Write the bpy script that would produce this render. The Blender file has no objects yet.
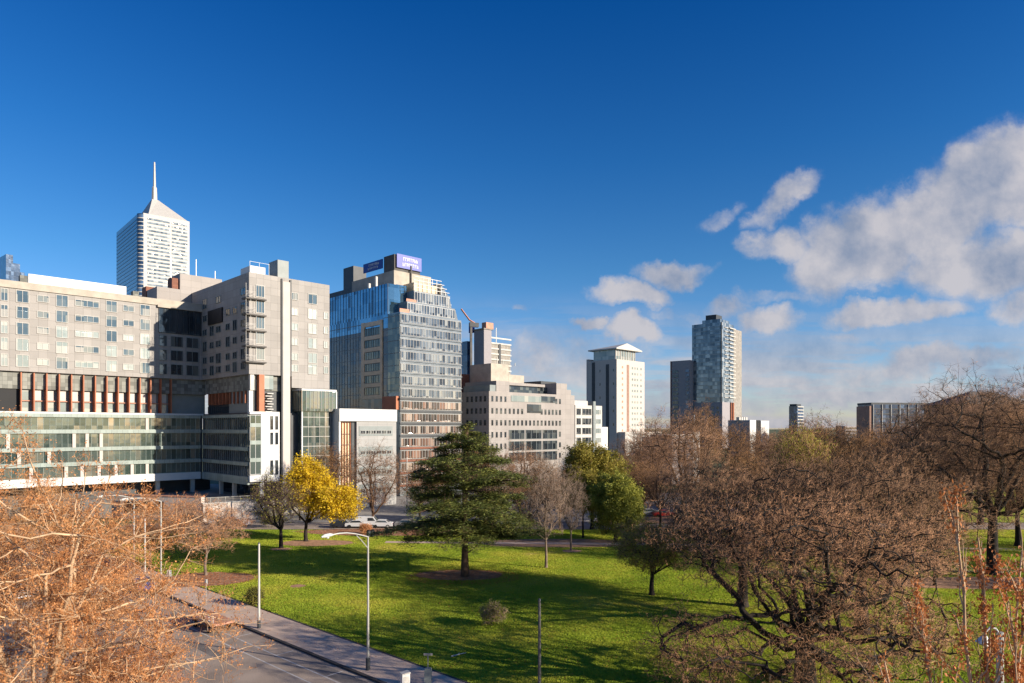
import bpy, math, random
import numpy as np
from mathutils import Vector, kdtree

random.seed(7)
C = bpy.context.scene.collection
F = 682.7; HZ = 428.0; CH = 18.0
def X(px, Y): return (px-512)/F*Y
def YG(py): return CH*F/(py-HZ)
def Zt(py, Y): return CH+(HZ-py)/F*Y
def gp(px, py):
    Y = YG(py); return (X(px, Y), Y)

# ------------------------------------------------------------------ materials
AL = .74
def newmat(name):
    m = bpy.data.materials.new(name); m.use_nodes = True
    nt = m.node_tree; b = nt.nodes['Principled BSDF']
    return m, nt, b
def N(nt, t, **kw):
    n = nt.nodes.new(t)
    for k, v in kw.items():
        if k.startswith('i_'):
            n.inputs[k[2:].replace('_', ' ')].default_value = v
        else: setattr(n, k, v)
    return n
def ramp(nt, fac, stops, scale=1):
    r = nt.nodes.new('ShaderNodeValToRGB')
    e = r.color_ramp.elements; stops = [(p, tuple(x*scale for x in c)) for p, c in stops]
    while len(e) < len(stops): e.new(0.5)
    for i, (p, c) in enumerate(stops):
        e[i].position = p; e[i].color = (*c, 1)
    nt.links.new(fac, r.inputs[0]); return r.outputs[0]
def mat(name, c, rough=.8, metal=0, var=.15, scale=.6, fine=None, spec=.3, objvar=0, bump=0):
    c = tuple(x*AL for x in c)
    m, nt, b = newmat(name)
    tc = N(nt, 'ShaderNodeTexCoord')
    n1 = N(nt, 'ShaderNodeTexNoise', i_Scale=scale, i_Detail=5.0)
    nt.links.new(tc.outputs['Object'], n1.inputs['Vector'])
    lo = tuple(x*(1-var) for x in c); hi = tuple(min(1, x*(1+var)) for x in c)
    col = ramp(nt, n1.outputs['Fac'], [(.3, lo), (.7, hi)])
    if objvar:
        oi = N(nt, 'ShaderNodeObjectInfo')
        mr = N(nt, 'ShaderNodeMapRange'); mr.inputs[3].default_value = 1-objvar; mr.inputs[4].default_value = 1+objvar
        nt.links.new(oi.outputs['Random'], mr.inputs[0])
        hs = N(nt, 'ShaderNodeHueSaturation'); nt.links.new(mr.outputs[0], hs.inputs['Value']); nt.links.new(col, hs.inputs['Color']); col = hs.outputs[0]
    nt.links.new(col, b.inputs['Base Color'])
    b.inputs['Roughness'].default_value = rough; b.inputs['Metallic'].default_value = metal
    b.inputs['Specular IOR Level'].default_value = spec
    if bump:
        n2 = N(nt, 'ShaderNodeTexNoise', i_Scale=bump, i_Detail=4.0); nt.links.new(tc.outputs['Object'], n2.inputs['Vector'])
        bp = N(nt, 'ShaderNodeBump', i_Strength=.6, i_Distance=.05); nt.links.new(n2.outputs['Fac'], bp.inputs['Height']); nt.links.new(bp.outputs[0], b.inputs['Normal'])
    return m
def cells(nt, cs, cz, axis='s'):
    """one random number per window bay, in the building's own coordinates"""
    tc = N(nt, 'ShaderNodeTexCoord'); sp = N(nt, 'ShaderNodeSeparateXYZ'); nt.links.new(tc.outputs['Object'], sp.inputs[0])
    ad = N(nt, 'ShaderNodeMath', operation='ADD'); nt.links.new(sp.outputs[0], ad.inputs[0]); nt.links.new(sp.outputs[1], ad.inputs[1])
    d1 = N(nt, 'ShaderNodeMath', operation='DIVIDE'); nt.links.new(ad.outputs[0], d1.inputs[0]); d1.inputs[1].default_value = cs
    d2 = N(nt, 'ShaderNodeMath', operation='DIVIDE'); nt.links.new(sp.outputs[2], d2.inputs[0]); d2.inputs[1].default_value = cz
    f1 = N(nt, 'ShaderNodeMath', operation='FLOOR'); nt.links.new(d1.outputs[0], f1.inputs[0])
    f2 = N(nt, 'ShaderNodeMath', operation='FLOOR'); nt.links.new(d2.outputs[0], f2.inputs[0])
    cb = N(nt, 'ShaderNodeCombineXYZ'); nt.links.new(f1.outputs[0], cb.inputs[0]); nt.links.new(f2.outputs[0], cb.inputs[1])
    wn = N(nt, 'ShaderNodeTexWhiteNoise', noise_dimensions='2D'); nt.links.new(cb.outputs[0], wn.inputs['Vector'])
    fr = N(nt, 'ShaderNodeMath', operation='FRACT'); nt.links.new(d1.outputs[0], fr.inputs[0])
    fz = N(nt, 'ShaderNodeMath', operation='FRACT'); nt.links.new(d2.outputs[0], fz.inputs[0])
    return wn.outputs['Value'], fr.outputs[0], fz.outputs[0], tc
def glass(name, stops, cs=1.5, cz=3.3, rough=.06, metal=.5, wave=.03, spec=.8):
    m, nt, b = newmat(name)
    v, fx, fz, tc = cells(nt, cs, cz)
    nt.links.new(ramp(nt, v, stops), b.inputs['Base Color'])
    b.inputs['Roughness'].default_value = rough; b.inputs['Metallic'].default_value = metal; b.inputs['Specular IOR Level'].default_value = spec
    n = N(nt, 'ShaderNodeTexNoise', i_Scale=.35, i_Detail=2.0); nt.links.new(tc.outputs['Object'], n.inputs['Vector'])
    ad = N(nt, 'ShaderNodeMath', operation='MULTIPLY_ADD'); nt.links.new(v, ad.inputs[0]); ad.inputs[1].default_value = .25; nt.links.new(n.outputs['Fac'], ad.inputs[2])
    bp = N(nt, 'ShaderNodeBump', i_Strength=.5, i_Distance=wave*3); nt.links.new(ad.outputs[0], bp.inputs['Height']); nt.links.new(bp.outputs[0], b.inputs['Normal'])
    return m
def panelled(name, c, cs=1.2, cz=1.6, var=.1, joint=.03, rough=.7, spec=.3, metal=0):
    c = tuple(x*AL for x in c); m, nt, b = newmat(name)
    v, fx, fz, tc = cells(nt, cs, cz)
    lo = tuple(x*(1-var) for x in c); hi = tuple(min(1, x*(1+var)) for x in c)
    col = ramp(nt, v, [(0, lo), (1, hi)])
    def edge(s):
        l = N(nt, 'ShaderNodeMath', operation='LESS_THAN'); nt.links.new(s, l.inputs[0]); l.inputs[1].default_value = joint; return l.outputs[0]
    mx = N(nt, 'ShaderNodeMath', operation='MAXIMUM'); nt.links.new(edge(fx), mx.inputs[0]); nt.links.new(edge(fz), mx.inputs[1])
    mi = N(nt, 'ShaderNodeMix', data_type='RGBA'); nt.links.new(mx.outputs[0], mi.inputs[0]); nt.links.new(col, mi.inputs[6]); mi.inputs[7].default_value = (*[x*.6 for x in c], 1)
    ns = N(nt, 'ShaderNodeTexNoise', i_Scale=.25, i_Detail=6.0); nt.links.new(tc.outputs['Object'], ns.inputs['Vector'])
    mr = N(nt, 'ShaderNodeMapRange'); mr.inputs[3].default_value = .82; mr.inputs[4].default_value = 1.15; nt.links.new(ns.outputs['Fac'], mr.inputs[0])
    hs = N(nt, 'ShaderNodeHueSaturation'); nt.links.new(mr.outputs[0], hs.inputs['Value']); nt.links.new(mi.outputs[2], hs.inputs['Color'])
    nt.links.new(hs.outputs[0], b.inputs['Base Color'])
    b.inputs['Roughness'].default_value = rough; b.inputs['Specular IOR Level'].default_value = spec; b.inputs['Metallic'].default_value = metal
    return m
def leafmat(name, stops, scale=1.2, trans=.35, objvar=.12, rough=.6):
    m, nt, b = newmat(name)
    tc = N(nt, 'ShaderNodeTexCoord')
    n1 = N(nt, 'ShaderNodeTexNoise', i_Scale=scale, i_Detail=6.0, i_Roughness=.7); nt.links.new(tc.outputs['Object'], n1.inputs['Vector'])
    col = ramp(nt, n1.outputs['Fac'], stops, AL+.08)
    oi = N(nt, 'ShaderNodeObjectInfo')
    mr = N(nt, 'ShaderNodeMapRange'); mr.inputs[3].default_value = 1-objvar; mr.inputs[4].default_value = 1+objvar; nt.links.new(oi.outputs['Random'], mr.inputs[0])
    mh = N(nt, 'ShaderNodeMapRange'); mh.inputs[3].default_value = .5-objvar*.08; mh.inputs[4].default_value = .5+objvar*.08; nt.links.new(oi.outputs['Random'], mh.inputs[0])
    hs = N(nt, 'ShaderNodeHueSaturation'); nt.links.new(mr.outputs[0], hs.inputs['Value']); nt.links.new(mh.outputs[0], hs.inputs['Hue']); nt.links.new(col, hs.inputs['Color'])
    nt.links.new(hs.outputs[0], b.inputs['Base Color']); b.inputs['Roughness'].default_value = rough; b.inputs['Specular IOR Level'].default_value = .2
    if trans:
        tr = N(nt, 'ShaderNodeBsdfTranslucent'); nt.links.new(hs.outputs[0], tr.inputs['Color'])
        ms = N(nt, 'ShaderNodeMixShader'); ms.inputs[0].default_value = trans
        nt.links.new(b.outputs[0], ms.inputs[1]); nt.links.new(tr.outputs[0], ms.inputs[2])
        nt.links.new(ms.outputs[0], nt.nodes['Material Output'].inputs['Surface'])
    return m

M = {}
M['tan'] = panelled('tan_panel', (.40, .372, .345), 1.55, 1.58, .09, .03)
M['tan2'] = panelled('pale_render', (.41, .37, .34), 2.4, 1.6, .06, .02)
M['tanroof'] = mat('roof_render', (.52, .46, .38), .85)
M['white'] = mat('white_paint', (.78, .77, .74), .5, var=.05)
M['offwhite'] = mat('off_white', (.62, .59, .54), .6, var=.08)
M['palegrey'] = panelled('pale_grey_render', (.44, .43, .41), 2.6, 1.7, .06, .02)
M['grey'] = mat('grey_metal_sheet', (.28, .31, .30), .5, var=.1)
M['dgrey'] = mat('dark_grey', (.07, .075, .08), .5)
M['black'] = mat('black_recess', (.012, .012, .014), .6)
M['orange'] = mat('orange_panel', (.50, .17, .08), .55, var=.15)
M['brick'] = panelled('brick_red', (.26, .10, .06), .9, .5, .2, .05)
M['salmon'] = mat('salmon', (.62, .30, .2), .6)
M['greypanel'] = panelled('mottled_grey_panel', (.25, .25, .22), .8, .8, .4, .05)
M['concrete'] = mat('concrete', (.36, .33, .29), .9, var=.2)
M['steel'] = mat('galvanised_steel', (.55, .53, .48), .45, .3, var=.1)
M['greywood'] = mat('weathered_pole', (.14, .13, .12), .8, var=.2)
M['stonewall'] = panelled('stone_block_wall', (.66, .56, .48), 2.2, 1.1, .15, .02)
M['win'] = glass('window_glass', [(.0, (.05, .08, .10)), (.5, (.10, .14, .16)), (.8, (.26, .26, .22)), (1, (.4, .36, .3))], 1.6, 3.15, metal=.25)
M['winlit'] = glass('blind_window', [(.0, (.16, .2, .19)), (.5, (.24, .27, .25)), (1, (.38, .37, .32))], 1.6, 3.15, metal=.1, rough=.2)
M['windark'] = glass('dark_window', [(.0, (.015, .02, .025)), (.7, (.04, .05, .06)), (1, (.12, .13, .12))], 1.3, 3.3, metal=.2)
M['green'] = glass('green_curtain_glass', [(.0, (.05, .08, .075)), (.6, (.14, .18, .165)), (.93, (.22, .22, .18)), (1, (.34, .32, .26))], 1.05, 3.7, metal=.5, rough=.1)
M['spandrel'] = panelled('green_white_spandrel', (.36, .42, .38), 1.05, 2.0, .12, .06, .25, .6)
M['blue'] = glass('blue_mirror_glass', [(.0, (.08, .17, .24)), (.6, (.17, .29, .37)), (1, (.07, .10, .13))], 1.5, 3.3, metal=.85, rough=.04)
M['brickreflect'] = glass('painted_brick_reflection', [(.0, (.03, .035, .05)), (.4, (.10, .07, .06)), (.75, (.16, .10, .07)), (1, (.05, .07, .10))], 1.5, 3.29, metal=.3, rough=.08, spec=.5)  # brown tones paint a dark brick reflection into the panes
M['beigewin'] = glass('tinted_glass', [(.0, (.06, .06, .05)), (.6, (.14, .12, .09)), (1, (.28, .2, .12))], 1.1, 3.3, metal=.5, rough=.08)
M['bandglass'] = glass('office_glass', [(.0, (.03, .035, .045)), (.4, (.10, .12, .14)), (.7, (.24, .25, .25)), (1, (.38, .36, .31))], .95, 3.33, metal=.4, rough=.08)
M['bandglass2'] = glass('lower_office_glass', [(.0, (.02, .02, .02)), (.5, (.08, .06, .05)), (.8, (.25, .14, .10)), (1, (.4, .34, .28))], .95, 3.33, metal=.15, rough=.12)
M['beige'] = mat('beige_panel', (.85, .64, .40), .4, var=.15)
M['silver'] = panelled('silver_spandrel', (.30, .32, .33), .95, 1.6, .1, .05, .2, .6, .35)
M['signblue'] = mat('sign_blue', (.01, .05, .35), .4, var=.03)
M['signlilac'] = mat('sign_lilac', (.13, .15, .50), .4, var=.03)
M['farglass'] = glass('far_tower_glass', [(.0, (.06, .08, .10)), (.55, (.19, .22, .24)), (1, (.42, .42, .40))], 2.2, 3.5, metal=.25, rough=.1)
M['deepblue'] = glass('deep_blue_glass', [(.0, (.01, .025, .06)), (.6, (.03, .06, .12)), (1, (.10, .16, .26))], 2.0, 3.6, metal=.12, rough=.1)
M['pinkish'] = mat('pink_render', (.40, .24, .18), .8)
M['creamtower'] = mat('cream_tower', (.66, .58, .52), .8, var=.05)
M['lilacgrey'] = mat('lilac_grey_render', (.38, .35, .36), .8, var=.06)
M['car_white'] = mat('car_white', (.75, .75, .75), .25, var=.02, spec=.6)
M['car_red'] = mat('car_red', (.45, .03, .02), .25, var=.02, spec=.6)
M['car_dark'] = mat('car_dark', (.03, .035, .045), .25, var=.02, spec=.6)
M['car_silver'] = mat('car_silver', (.4, .41, .42), .3, .5, var=.02, spec=.6)
M['car_blue'] = mat('car_blue', (.04, .08, .3), .25, var=.02, spec=.6)
M['rubber'] = mat('rubber', (.015, .015, .015), .8, var=.1)
M['lampglass'] = mat('lamp_glass', (.7, .7, .66), .2)
M['asphalt'] = mat('asphalt', (.40, .315, .25), .9, var=.22, scale=.35, bump=9)
M['path'] = mat('footpath_asphalt', (.72, .53, .40), .9, var=.14, scale=.5, bump=7)
M['kerb'] = mat('bluestone_kerb', (.07, .062, .06), .85, var=.25, scale=2)
M['paint'] = mat('road_paint', (.62, .58, .54), .7, var=.2, scale=3)
M['mulch'] = mat('leaf_litter', (.50, .28, .16), .95, var=.4, scale=1.5, bump=5)
M['ground'] = mat('ground_soil', (.10, .12, .045), .95, var=.4, scale=.05)
M['barkdark'] = mat('bark_dark', (.035, .026, .02), .9, var=.4, scale=2, bump=6)
M['barkbrown'] = mat('bark_brown', (.13, .075, .045), .9, var=.35, scale=2)
M['barkgrey'] = mat('bark_grey', (.22, .16, .12), .9, var=.3, scale=2)
M['barkplane'] = mat('bark_plane', (.60, .40, .24), .85, var=.4, scale=1.6)
M['twigbrown'] = mat('twig_brown', (.52, .29, .16), .9, var=.35, scale=.5, objvar=.22)
M['twigpink'] = mat('twig_pink', (.66, .35, .185), .9, var=.4, scale=.7, objvar=.12)
M['twiggrey'] = mat('twig_grey', (.40, .28, .20), .9, var=.3, scale=.7, objvar=.12)
M['twigdark'] = mat('twig_dark', (.17, .11, .08), .9, var=.3, scale=.7)
M['twigcopper'] = mat('twig_copper', (.46, .24, .10), .9, var=.3, scale=.6, objvar=.18)
M['leaforange'] = leafmat('leaf_orange', [(.25, (.48, .17, .06)), (.5, (.74, .34, .13)), (.75, (.84, .50, .24))], .8, .3)
M['leafrust'] = leafmat('leaf_rust', [(.3, (.45, .13, .04)), (.7, (.75, .30, .10))], 1.0, .3)
M['leafyellow'] = leafmat('leaf_yellow', [(.25, (.25, .24, .03)), (.42, (.78, .56, .03)), (.7, (.95, .66, .03))], .35, .35)
M['needle'] = leafmat('cedar_needles', [(.32, (.04, .06, .02)), (.5, (.13, .15, .035)), (.66, (.32, .29, .07))], .9, .15)
M['leafdark'] = leafmat('leaf_dark_green', [(.3, (.08, .10, .02)), (.5, (.28, .27, .045)), (.7, (.50, .42, .07))], .6, .2)
M['leafolive'] = leafmat('leaf_olive', [(.25, (.18, .18, .04)), (.5, (.42, .36, .06)), (.8, (.62, .48, .09))], .5, .3)
M['leafgreen'] = leafmat('leaf_olive_green', [(.3, (.12, .13, .025)), (.5, (.32, .27, .045)), (.7, (.52, .40, .08))], .6, .3)

# ------------------------------------------------------------------ mesh helpers
def mesh_np(name, V, faces, mats, fm=None, smooth=False):
    """faces: list of int arrays (n,k)"""
    me = bpy.data.meshes.new(name)
    V = np.asarray(V, dtype=np.float32)
    me.vertices.add(len(V)); me.vertices.foreach_set('co', V.ravel())
    loops = np.concatenate([f.ravel() for f in faces]).astype(np.int32)
    tot = np.concatenate([np.full(len(f), f.shape[1], dtype=np.int32) for f in faces])
    st = np.concatenate([[0], np.cumsum(tot)[:-1]]).astype(np.int32)
    me.loops.add(len(loops)); me.loops.foreach_set('vertex_index', loops)
    me.polygons.add(len(tot)); me.polygons.foreach_set('loop_start', st); me.polygons.foreach_set('loop_total', tot)
    for m in mats: me.materials.append(m)
    if fm is not None:
        idx = np.concatenate([np.full(len(f), k, dtype=np.int32) for f, k in zip(faces, fm)])
        me.polygons.foreach_set('material_index', idx)
    if smooth: me.polygons.foreach_set('use_smooth', np.ones(len(tot), dtype=bool))
    me.update(calc_edges=True)
    return me
class MB:
    def __init__(s): s.v = []; s.f = []; s.m = []; s.cur = 0
    def mi(s, k): s.cur = k; return s
    def box(s, x0, x1, y0, y1, z0, z1):
        n = len(s.v)
        s.v += [(x0,y0,z0),(x1,y0,z0),(x1,y1,z0),(x0,y1,z0),(x0,y0,z1),(x1,y0,z1),(x1,y1,z1),(x0,y1,z1)]
        for f in ((0,3,2,1),(4,5,6,7),(0,1,5,4),(1,2,6,5),(2,3,7,6),(3,0,4,7)): s.f.append(tuple(n+i for i in f)); s.m.append(s.cur)
        return s
    def prism(s, pts, z0, z1):
        n = len(s.v); k = len(pts)
        s.v += [(x,y,z0) for x,y in pts]+[(x,y,z1) for x,y in pts]
        s.f.append(tuple(n+i for i in reversed(range(k)))); s.m.append(s.cur)
        s.f.append(tuple(n+k+i for i in range(k))); s.m.append(s.cur)
        for i in range(k):
            j = (i+1)%k; s.f.append((n+i,n+j,n+k+j,n+k+i)); s.m.append(s.cur)
        return s
    def poly(s, pts):
        n = len(s.v); s.v += list(pts); s.f.append(tuple(range(n, n+len(pts)))); s.m.append(s.cur); return s
    def tube(s, pts, rad, sides=8, cap=True):
        n0 = len(s.v); pts = [Vector(p) for p in pts]
        if not isinstance(rad, (list, tuple)): rad = [rad]*len(pts)
        for i, p in enumerate(pts):
            d = (pts[min(i+1, len(pts)-1)]-pts[max(i-1, 0)]).normalized()
            a = d.orthogonal().normalized() if abs(d.z) < .99 else Vector((1,0,0)); 
            if abs(d.z) < .99: a = d.cross(Vector((0,0,1))).normalized()
            b = d.cross(a)
            for k in range(sides):
                t = 2*math.pi*k/sides; s.v.append(tuple(p+(a*math.cos(t)+b*math.sin(t))*rad[i]))
        for i in range(len(pts)-1):
            for k in range(sides):
                k2 = (k+1)%sides
                s.f.append((n0+i*sides+k, n0+i*sides+k2, n0+(i+1)*sides+k2, n0+(i+1)*sides+k)); s.m.append(s.cur)
        if cap:
            s.f.append(tuple(n0+k for k in reversed(range(sides)))); s.m.append(s.cur)
            e = n0+(len(pts)-1)*sides; s.f.append(tuple(e+k for k in range(sides))); s.m.append(s.cur)
        return s
    def build(s, name, mats, parent=None, loc=None):
        if not isinstance(mats, (list, tuple)): mats = [mats]
        me = bpy.data.meshes.new(name); me.from_pydata(s.v, [], s.f)
        for m in mats: me.materials.append(m)
        me.polygons.foreach_set('material_index', s.m); me.update()
        o = bpy.data.objects.new(name, me); C.objects.link(o)
        if parent: o.parent = parent
        if loc: o.location = loc
        return o
def tag(o, label=None, cat=None, group=None, kind=None):
    if label: o['label'] = label
    if cat: o['category'] = cat
    if group: o['group'] = group
    if kind: o['kind'] = kind
    return o
def empty(name, loc, rz=0, label=None, cat=None, group=None):
    o = bpy.data.objects.new(name, None); C.objects.link(o); o.location = loc; o.rotation_euler = (0,0,rz)
    o.empty_display_size = .5
    return tag(o, label, cat, group)
def copy_tree(o, parent=None):
    kids = list(o.children)
    c = o.copy(); C.objects.link(c); c.parent = parent
    for ch in kids: copy_tree(ch, c)
    return c

# ------------------------------------------------------------------ buildings
S = math.sqrt(.5)
class Bld:
    """local x runs along the sunlit face (away to the right), local y along the shaded face (away to the left)"""
    def __init__(s, name, label, cat, px, Y, ang=45, group=None, z=0):
        s.ox, s.oy, s.oz = X(px, Y), Y, z; s.a = math.radians(ang)
        s.root = empty(name, (s.ox, s.oy, z), s.a, label, cat, group); s.wc = {}
    def w(s, x, y): c, n = math.cos(s.a), math.sin(s.a); return (s.ox+c*x-n*y, s.oy+n*x+c*y)
    def fs(s, px, y=0):   # local x on the face at depth y seen at px
        k = (px-512)/F; c, n = math.cos(s.a), math.sin(s.a)
        return (k*(s.oy+c*y)-(s.ox-n*y))/(c-k*n)
    def ls(s, px, x=0):
        k = (px-512)/F; c, n = math.cos(s.a), math.sin(s.a)
        return ((s.ox+c*x)-k*(s.oy+n*x))/(n+k*c)
    def z(s, py, x=0, y=0): return CH+(HZ-py)/F*s.w(x, y)[1]-s.oz
    def box(s, part, x0, x1, y0, y1, z0, z1, m, parent=None):
        return MB().box(x0,x1,y0,y1,z0,z1).build(part, M[m], parent or s.root)
    def boxes(s, part, L, m, parent=None, kind=None):
        b = MB()
        for q in L: b.box(*q)
        o = b.build(part, [M[k] for k in m] if isinstance(m, list) else M[m], parent or s.root)
        if kind: o['kind'] = kind
        return o
    def win(s, face, s0, s1, z0, z1, at=0, n=2, gm='win', fm='offwhite', name='window', depth=.12, fw=.09):
        """framed window standing on the wall: reveal ring, mullions and the pane behind them"""
        b = MB(); w = s1-s0
        def bx(a0, a1, d0, d1, c0, c1):
            if face == 'F': b.box(a0, a1, at-d1, at-d0, c0, c1)
            else: b.box(at-d1, at-d0, a0, a1, c0, c1)
        b.mi(0); bx(s0+fw, s1-fw, .005, .03, z0+fw, z1-fw)
        b.mi(1); bx(s0, s1, .002, depth, z1-fw, z1); bx(s0, s1, .002, depth+.05, z0, z0+fw)
        bx(s0, s0+fw, .002, depth-.003, z0+fw, z1-fw); bx(s1-fw, s1, .002, depth-.003, z0+fw, z1-fw)
        for k in range(1, n):
            c = s0+w*k/n; bx(c-.035, c+.035, .002, depth-.02, z0+fw, z1-fw)
        return b.build(name, [M[gm], M[fm]], s.root)
    def band(s, face, s0, s1, z0, z1, at=0, step=1.5, gm='green', fm='offwhite', name='window_band', mw=.06, rail=.08, depth=.14):
        b = MB()
        def bx(a0, a1, d0, d1, c0, c1):
            if face == 'F': b.box(a0, a1, at-d1, at-d0, c0, c1)
            else: b.box(at-d1, at-d0, a0, a1, c0, c1)
        b.mi(0); bx(s0, s1, .004, .05, z0, z1)
        b.mi(1); n = max(1, round((s1-s0)/step))
        for k in range(n+1):
            c = s0+(s1-s0)*k/n; c = min(max(c, s0+mw/2), s1-mw/2); bx(c-mw/2, c+mw/2, .05, depth, z0+rail, z1-rail)
        bx(s0, s1, .05, depth+.01, z0, z0+rail); bx(s0, s1, .05, depth+.01, z1-rail, z1)
        return b.build(name, [M[gm], M[fm]], s.root)

# ---- hospital complex
H = Bld('hospital_building', 'long tan-panelled block with projecting shaded wing, orange framed windows and glazed lower floors', 'building', 249, 140)
W = 25.3                                   # depth of the projecting wing
XR = H.fs(329.5); ZT = 50.0; ZA = 46.6; ZB = 29.1
XL = -62
H.box('wall', 0, XR, 0, W+18, ZB, ZT, 'tan')                       # right wing upper block
H.box('wall', XL, -.003, W, W+20, ZB, 45.2, 'tan')                     # long wing upper block
H.box('roof', XL-.1, -.01, W-.25, W+20.1, 45.203, ZA, 'tanroof')
H.box('parapet', H.fs(29, W), H.fs(127, W), W+.5, W+1.2, ZA+.003, ZA+1.9, 'white')
xa = H.fs(157, W)
# recessed glass storey beside the wing (under the roof slab)
H.box('roof_soffit', xa, -.02, W-.6, W-.26, 44.75, 45.3, 'tanroof')
H.band('F', xa+.3, -.05, 39.2, 44.7, W-.05, 1.3, 'windark', 'dgrey')
# roof plant
def roofbox(name, px0, px1, pyt, y, d, m, z0, label=None):
    x0, x1 = H.fs(px0, y), H.fs(px1, y)
    o = H.box(name, x0, x1, y, y+d, z0, H.z(pyt, (x0+x1)/2, y), m)
    if label: o['label'] = label
    return o
roofbox('plant_room', 157, 203, 289.5, W+6, 7, 'tan2', ZA)
roofbox('plant_room', 180, 222, 276.5, W+13.1, 8, 'tan2', ZA)
roofbox('plant_room', 146, 158, 287, W+13.1, 3, 'brick', ZA)
roofbox('plant_room', 172, 178, 278, W+13.4, 3, 'brick', ZA)
H.box('plant_room', H.fs(253), H.fs(268), 1.2, 6, ZT, ZT+1.7, 'white')
H.boxes('roof_railing', [(.3, .36, .3, .36, ZT, ZT+2.4), (.3, 4.5, .3, .34, ZT+2.3, ZT+2.36), (4.4, 4.46, .3, .36, ZT, ZT+2.4), (2.3, 2.36, .3, .36, ZT, ZT+2.35)], 'white')
for k, (px, y, w, h) in enumerate([(60, 8, 2.2, 1.6), (98, 9, 1.6, 1.2), (133, 5, 1.2, 1.0), (20, 8, 3, 1.8)]):
    x = H.fs(px, W+y); H.box('roof_vent', x, x+w, W+y, W+y+1.5, ZA+.003, ZA+h+1.0, 'greypanel')
for px, y, h in ((171, 16, 5), (196, 18, 6), (215, 19, 4)):
    x = H.fs(px, W+y); H.box('aerial', x, x+.12, W+y, W+y+.12, ZA+4, ZA+8.5+h, 'steel')
for k, (x, y, w) in enumerate([(12, 5, 2), (15, 8, 3)]): H.box('roof_vent', x, x+w, y, y+2, ZT+.003, ZT+.9, 'greypanel')
# stair shaft + pilaster
xs0, xs1 = H.fs(279), H.fs(290)
H.box('lift_shaft', xs0, xs1, .6, H.ls(269, xs0), ZB, H.z(259, xs0, 0), 'grey')
xp0, xp1 = H.fs(282.5), H.fs(289.5)
H.box('pilaster', xp0, xp1, -.3, -.004, 3.5, H.z(281.5, xp0), 'creamtower')
H.boxes('pilaster_groove', [(xp0-.35, xp0-.02, -.3, -.006, 4, ZT-.3), (xp1+.02, xp1+.35, -.3, -.006, ZB, ZT-.3)], 'dgrey')
# windows of the long wing
rows = [43.75, 40.6, 37.45, 34.3, 31.15]
colsA = [(-14, -3, 2, 1), (0.5, 8, 2, 1), (16, 29, 2, 1), (37, 49, 2, 0), (56, 68, 2, 1), (75, 99, 4, 0), (106, 117, 2, 1), (123, 134, 2, 0), (140, 150, 2, 1)]
for ri, zc in enumerate(rows):
    for a, b_, n, tall in colsA:
        h = 1.2 if tall else .68
        H.win('F', H.fs(a, W), H.fs(b_, W), zc-h, zc+h, W, n, 'win' if ri < 2 or (ri+a) % 3 == 0 else 'winlit')
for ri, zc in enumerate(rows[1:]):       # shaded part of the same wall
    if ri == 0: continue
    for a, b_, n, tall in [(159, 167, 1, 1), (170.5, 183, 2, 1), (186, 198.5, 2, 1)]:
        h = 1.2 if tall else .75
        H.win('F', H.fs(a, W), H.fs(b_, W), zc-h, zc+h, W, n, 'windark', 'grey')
# windows of the wing's shaded flank
rowsC = [46.4, 43.0, 39.8, 36.6, 33.4, 30.9]
colC = [(203, 207), (210, 214), (216, 221), (226, 230), (233, 237), (241, 245.5)]
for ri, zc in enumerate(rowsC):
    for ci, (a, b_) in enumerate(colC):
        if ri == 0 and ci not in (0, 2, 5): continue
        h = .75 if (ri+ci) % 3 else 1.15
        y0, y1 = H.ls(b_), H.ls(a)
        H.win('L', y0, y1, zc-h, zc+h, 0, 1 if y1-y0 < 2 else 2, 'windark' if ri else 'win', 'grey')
H.box('painted_recess', -.3, -.003, H.ls(223), H.ls(209), 41.2, 44.4, 'black')  # solid box on the wall, its black colour stands in for recess shade
# end wall windows, corner balconies
rowsD = [46.35, 43.05, 39.8, 36.6, 33.35]
for ri, zc in enumerate(rowsD):
    H.win('F', H.fs(255.5), H.fs(264.5), zc-1.25, zc+1.25, 0, 3, 'win', 'offwhite', fw=.12)
    x1 = H.fs(265)
    bal = H.boxes('balcony', [(-1.0, x1, -.8, -.01, zc-1.95, zc-1.65), (-1.0, -.01, -.01, 1.3, zc-1.95, zc-1.65)], 'greywood')
    rl = MB().mi(0)
    for zz in (-1.3, -1.0, -.7, -.45): rl.box(-.98, 1.2, -.78, -.74, zc+zz, zc+zz+.05); rl.box(-.98, -.94, -.73, 1.2, zc+zz, zc+zz+.05)
    for xx in (-.98, 0, 1.14): rl.box(xx, xx+.06, -.79, -.735, zc-1.6, zc+1.2)
    rl.build('railing', M['offwhite'], bal)
for ri, zc in enumerate(rowsD+[30.9]):
    for a, b_, k in [(291.5, 298, 0), (308, 317, 1), (323.5, 328, 0)]:
        if ri == 0 and a > 320: continue
        h = 1.15 if k else .8
        H.win('F', H.fs(a), H.fs(b_), zc-h, zc+h, 0, 2, 'winlit' if ri else 'win')
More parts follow.
